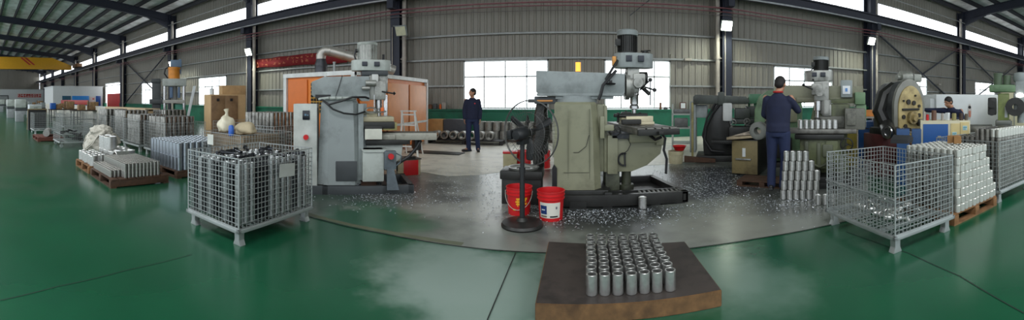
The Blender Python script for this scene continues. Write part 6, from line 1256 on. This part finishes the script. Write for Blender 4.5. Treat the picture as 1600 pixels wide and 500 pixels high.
def person(label, loc, rz, P, s=1.0, collar=None, badge=False):
    """P gives joints in metres: the figure faces local -Y"""
    t = thing('person', label, 'person', loc, rz)
    V = {k: Vector(v) for k, v in P.items() if k not in ('turn', 'tilt', 'curl')}
    Rm = Matrix.Rotation(P.get('turn', 0), 3, 'Z') @ Matrix.Rotation(P.get('tilt', 0), 3, 'X')
    mb = MB(); head(mb, V['head'], Rm); limb(mb, [V['head'] + Vector((0, .02, -.07)), V['neck']], [.052, .056])
    loft(mb, [(V['neck'] + Vector((0, .01, -.03)), .07, .06), (V['chest'] + Vector((0, 0, .08)), .15, .09), (V['chest'], .15, .10), (V['waist'], .125, .09), (V['pelvis'], .14, .1), (V['pelvis'] + Vector((0, 0, -.1)), .12, .09)])
    for d in 'LR':
        limb(mb, [V['sh' + d], V['el' + d], V['wr' + d]], [.045, .034, .025]); limb(mb, [V['hip' + d], V['kn' + d], V['an' + d]], [.075, .05, .036]); limb(mb, [V['an' + d], V['toe' + d]], [.034, .026])
        hd_ = P['hd' + d]; hand(mb, V['wr' + d], hd_[:3], P['pn' + d], P.get('curl', .3), 1 if d == 'L' else -1) if True else None
    body = fuse(mb, 'body', skin, t, .0075, 3)
    mb = MB(); 
    loft(mb, [(V['neck'] + Vector((0, .01, -.01)), .068, .062), (V['neck'] + Vector((0, .01, -.05)), .10, .075), ((V['shL'] + V['shR']) / 2 + Vector((0, .0, .02)), .135, .088), ((V['shL'] + V['shR']) / 2 + Vector((0, .0, -.03)), .178, .105), (V['chest'] + Vector((0, 0, .04)), .195, .125), (V['chest'] + Vector((0, 0, -.12)), .185, .125), (V['waist'], .178, .125), (V['pelvis'] + Vector((0, 0, .06)), .180, .132), (V['pelvis'] + Vector((0, 0, -.03)), .182, .135)])
    for d in 'LR':
        w_ = V['wr' + d]; e_ = V['el' + d]; S_ = V['sh' + d] + ((V['shL'] + V['shR']) / 2 - V['sh' + d]) * .10 + Vector((0, 0, -.025)); limb(mb, [S_, S_.lerp(e_, .5), e_, e_.lerp(w_, .6), w_.lerp(e_, .04)], [.066, .060, .054, .049, .042])
    jk = fuse(mb, 'jacket', workj, t, .012, 5)
    mb = MB(); loft(mb, [(V['pelvis'] + Vector((0, 0, .08)), .155, .115), (V['pelvis'], .168, .122), (V['pelvis'] + Vector((0, 0, -.1)), .165, .115)])
    for d in 'LR':
        h_, k_, a_ = V['hip' + d], V['kn' + d], V['an' + d]; limb(mb, [h_, h_.lerp(k_, .5), k_, k_.lerp(a_, .5), a_ + Vector((0, 0, -.02))], [.098, .086, .072, .067, .066])
    fuse(mb, 'trousers', workt, t, .012, 5)
    for d in 'LR':
        mb = MB(); a_, q = V['an' + d], V['toe' + d]; dr = (q - a_); dr.z = 0; dr.normalize(); heel = Vector((a_.x, a_.y, .035)) - dr * .05; heel.z = a_.z - .045
        limb(mb, [heel, heel + dr * .1, heel + dr * .24], [.040, .042, .034]); mb.box(heel + dr * .1 + Vector((0, 0, -.03)), (.075, .28, .02), rz=math.atan2(dr.y, dr.x) - PI / 2, bev=.005); fuse(mb, 'shoe', shoem, t, .009, 2)
    mb = MB(); c = V['head']; ball(mb, c + Rm @ Vector((0, .018, .034)), (.083, .097, .090), Rm, 3); ball(mb, c + Rm @ Vector((0, .055, -.01)), (.072, .060, .070), Rm, 3)
    hr = fuse(mb, 'hair', hairm, t, .009, 1)
    # clip hair off the face with a cut below the brow line
    mb = MB()
    for sx in (-1, 1): ball(mb, c + Rm @ Vector((sx * .03, -.086, .022)), (.010, .005, .005), Rm)
    fe = mb.build('eyes', mat('dark eyes', rgb(20, 16, 14), .2), t)
    if collar: mb = MB(); mb.tube([V['neck'] + Vector((.066 * cos(a), .01 + .060 * sin(a), .005)) for a in [2 * PI * k / 20 for k in range(20)]], .014, 8, closed=True); mb.build('collar', collar, t)
    if badge: mb = MB(); mb.box(V['chest'] + Vector((.07, -.135, .07)), (.035, .006, .03), bev=.002); mb.build('badge', redp, t)
    return t
p = G(738, 237)
person('man in dark navy workwear standing on the pale floor before the window', p, face_cam(p), dict(
    head=(.0, -.03, 1.62), neck=(0, .01, 1.49), chest=(0, .01, 1.25), waist=(0, 0, 1.03), pelvis=(0, .01, .92),
    shL=(-.18, .01, 1.41), shR=(.18, .01, 1.41), elL=(-.225, .03, 1.13), elR=(.225, .03, 1.13), wrL=(-.215, -.04, .90), wrR=(.215, -.04, .90), hdL=(0, -.15, -1), hdR=(0, -.15, -1), pnL=(1, -.2, 0), pnR=(-1, -.2, 0),
    hipL=(-.09, .01, .88), hipR=(.09, .01, .88), knL=(-.11, -.02, .48), knR=(.13, -.01, .48), anL=(-.10, .02, .09), anR=(.16, .02, .09), toeL=(-.27, -.08, .04), toeR=(.17, -.16, .04), turn=R(-62), tilt=R(-3)), badge=True)
p = G(1216, 296, .1); p.z = .10
person('man in navy workwear with a red collar, seen from behind at the olive milling machine', p, face_cam(p) + PI - R(14), dict(
    head=(-.02, -.05, 1.55), neck=(0, .0, 1.43), chest=(0, .0, 1.19), waist=(0, 0, .98), pelvis=(0, .01, .88),
    shL=(-.19, -.0, 1.35), shR=(.19, .0, 1.35), elL=(-.27, -.14, 1.16), elR=(.23, -.06, 1.10), wrL=(-.20, -.36, 1.22), wrR=(.17, -.28, 1.0), hdL=(.1, -1, .1), hdR=(0, -1, 0), pnL=(0, 0, -1), pnR=(0, 0, -1),
    hipL=(-.09, .01, .84), hipR=(.09, .01, .84), knL=(-.10, -.02, .46), knR=(.10, -.01, .46), anL=(-.09, .06, .09), anR=(.10, .02, .09), toeL=(-.11, -.13, .04), toeR=(.13, -.17, .04), turn=R(-6), tilt=R(14)), collar=mat('red collar', rgb(170, 36, 34), .8))
c0 = AT(1490, 156, 8.3)
person('man in blue workwear bending behind the cream and blue cabinet, reaching aside', (c0.x, c0.y, 0), face_cam(c0) - R(10), dict(
    head=(-.08, -.22, 1.37), neck=(-.03, -.14, 1.27), chest=(.03, -.06, 1.08), waist=(.06, .04, .88), pelvis=(.06, .12, .79),
    shL=(-.19, -.14, 1.21), shR=(.18, -.08, 1.18), elL=(-.42, -.22, 1.19), elR=(.26, -.22, .96), wrL=(-.64, -.28, 1.20), wrR=(.10, -.34, 1.02), hdL=(-1, -.2, .0), hdR=(-1, -.3, 0), pnL=(0, 0, -1), pnR=(0, 0, -1),
    hipL=(-.03, .12, .76), hipR=(.15, .12, .76), knL=(-.04, -.08, .42), knR=(.16, -.06, .42), anL=(-.03, .12, .09), anR=(.17, .12, .09), toeL=(-.03, -.06, .04), toeR=(.19, -.06, .04), turn=R(-35), tilt=R(20)))
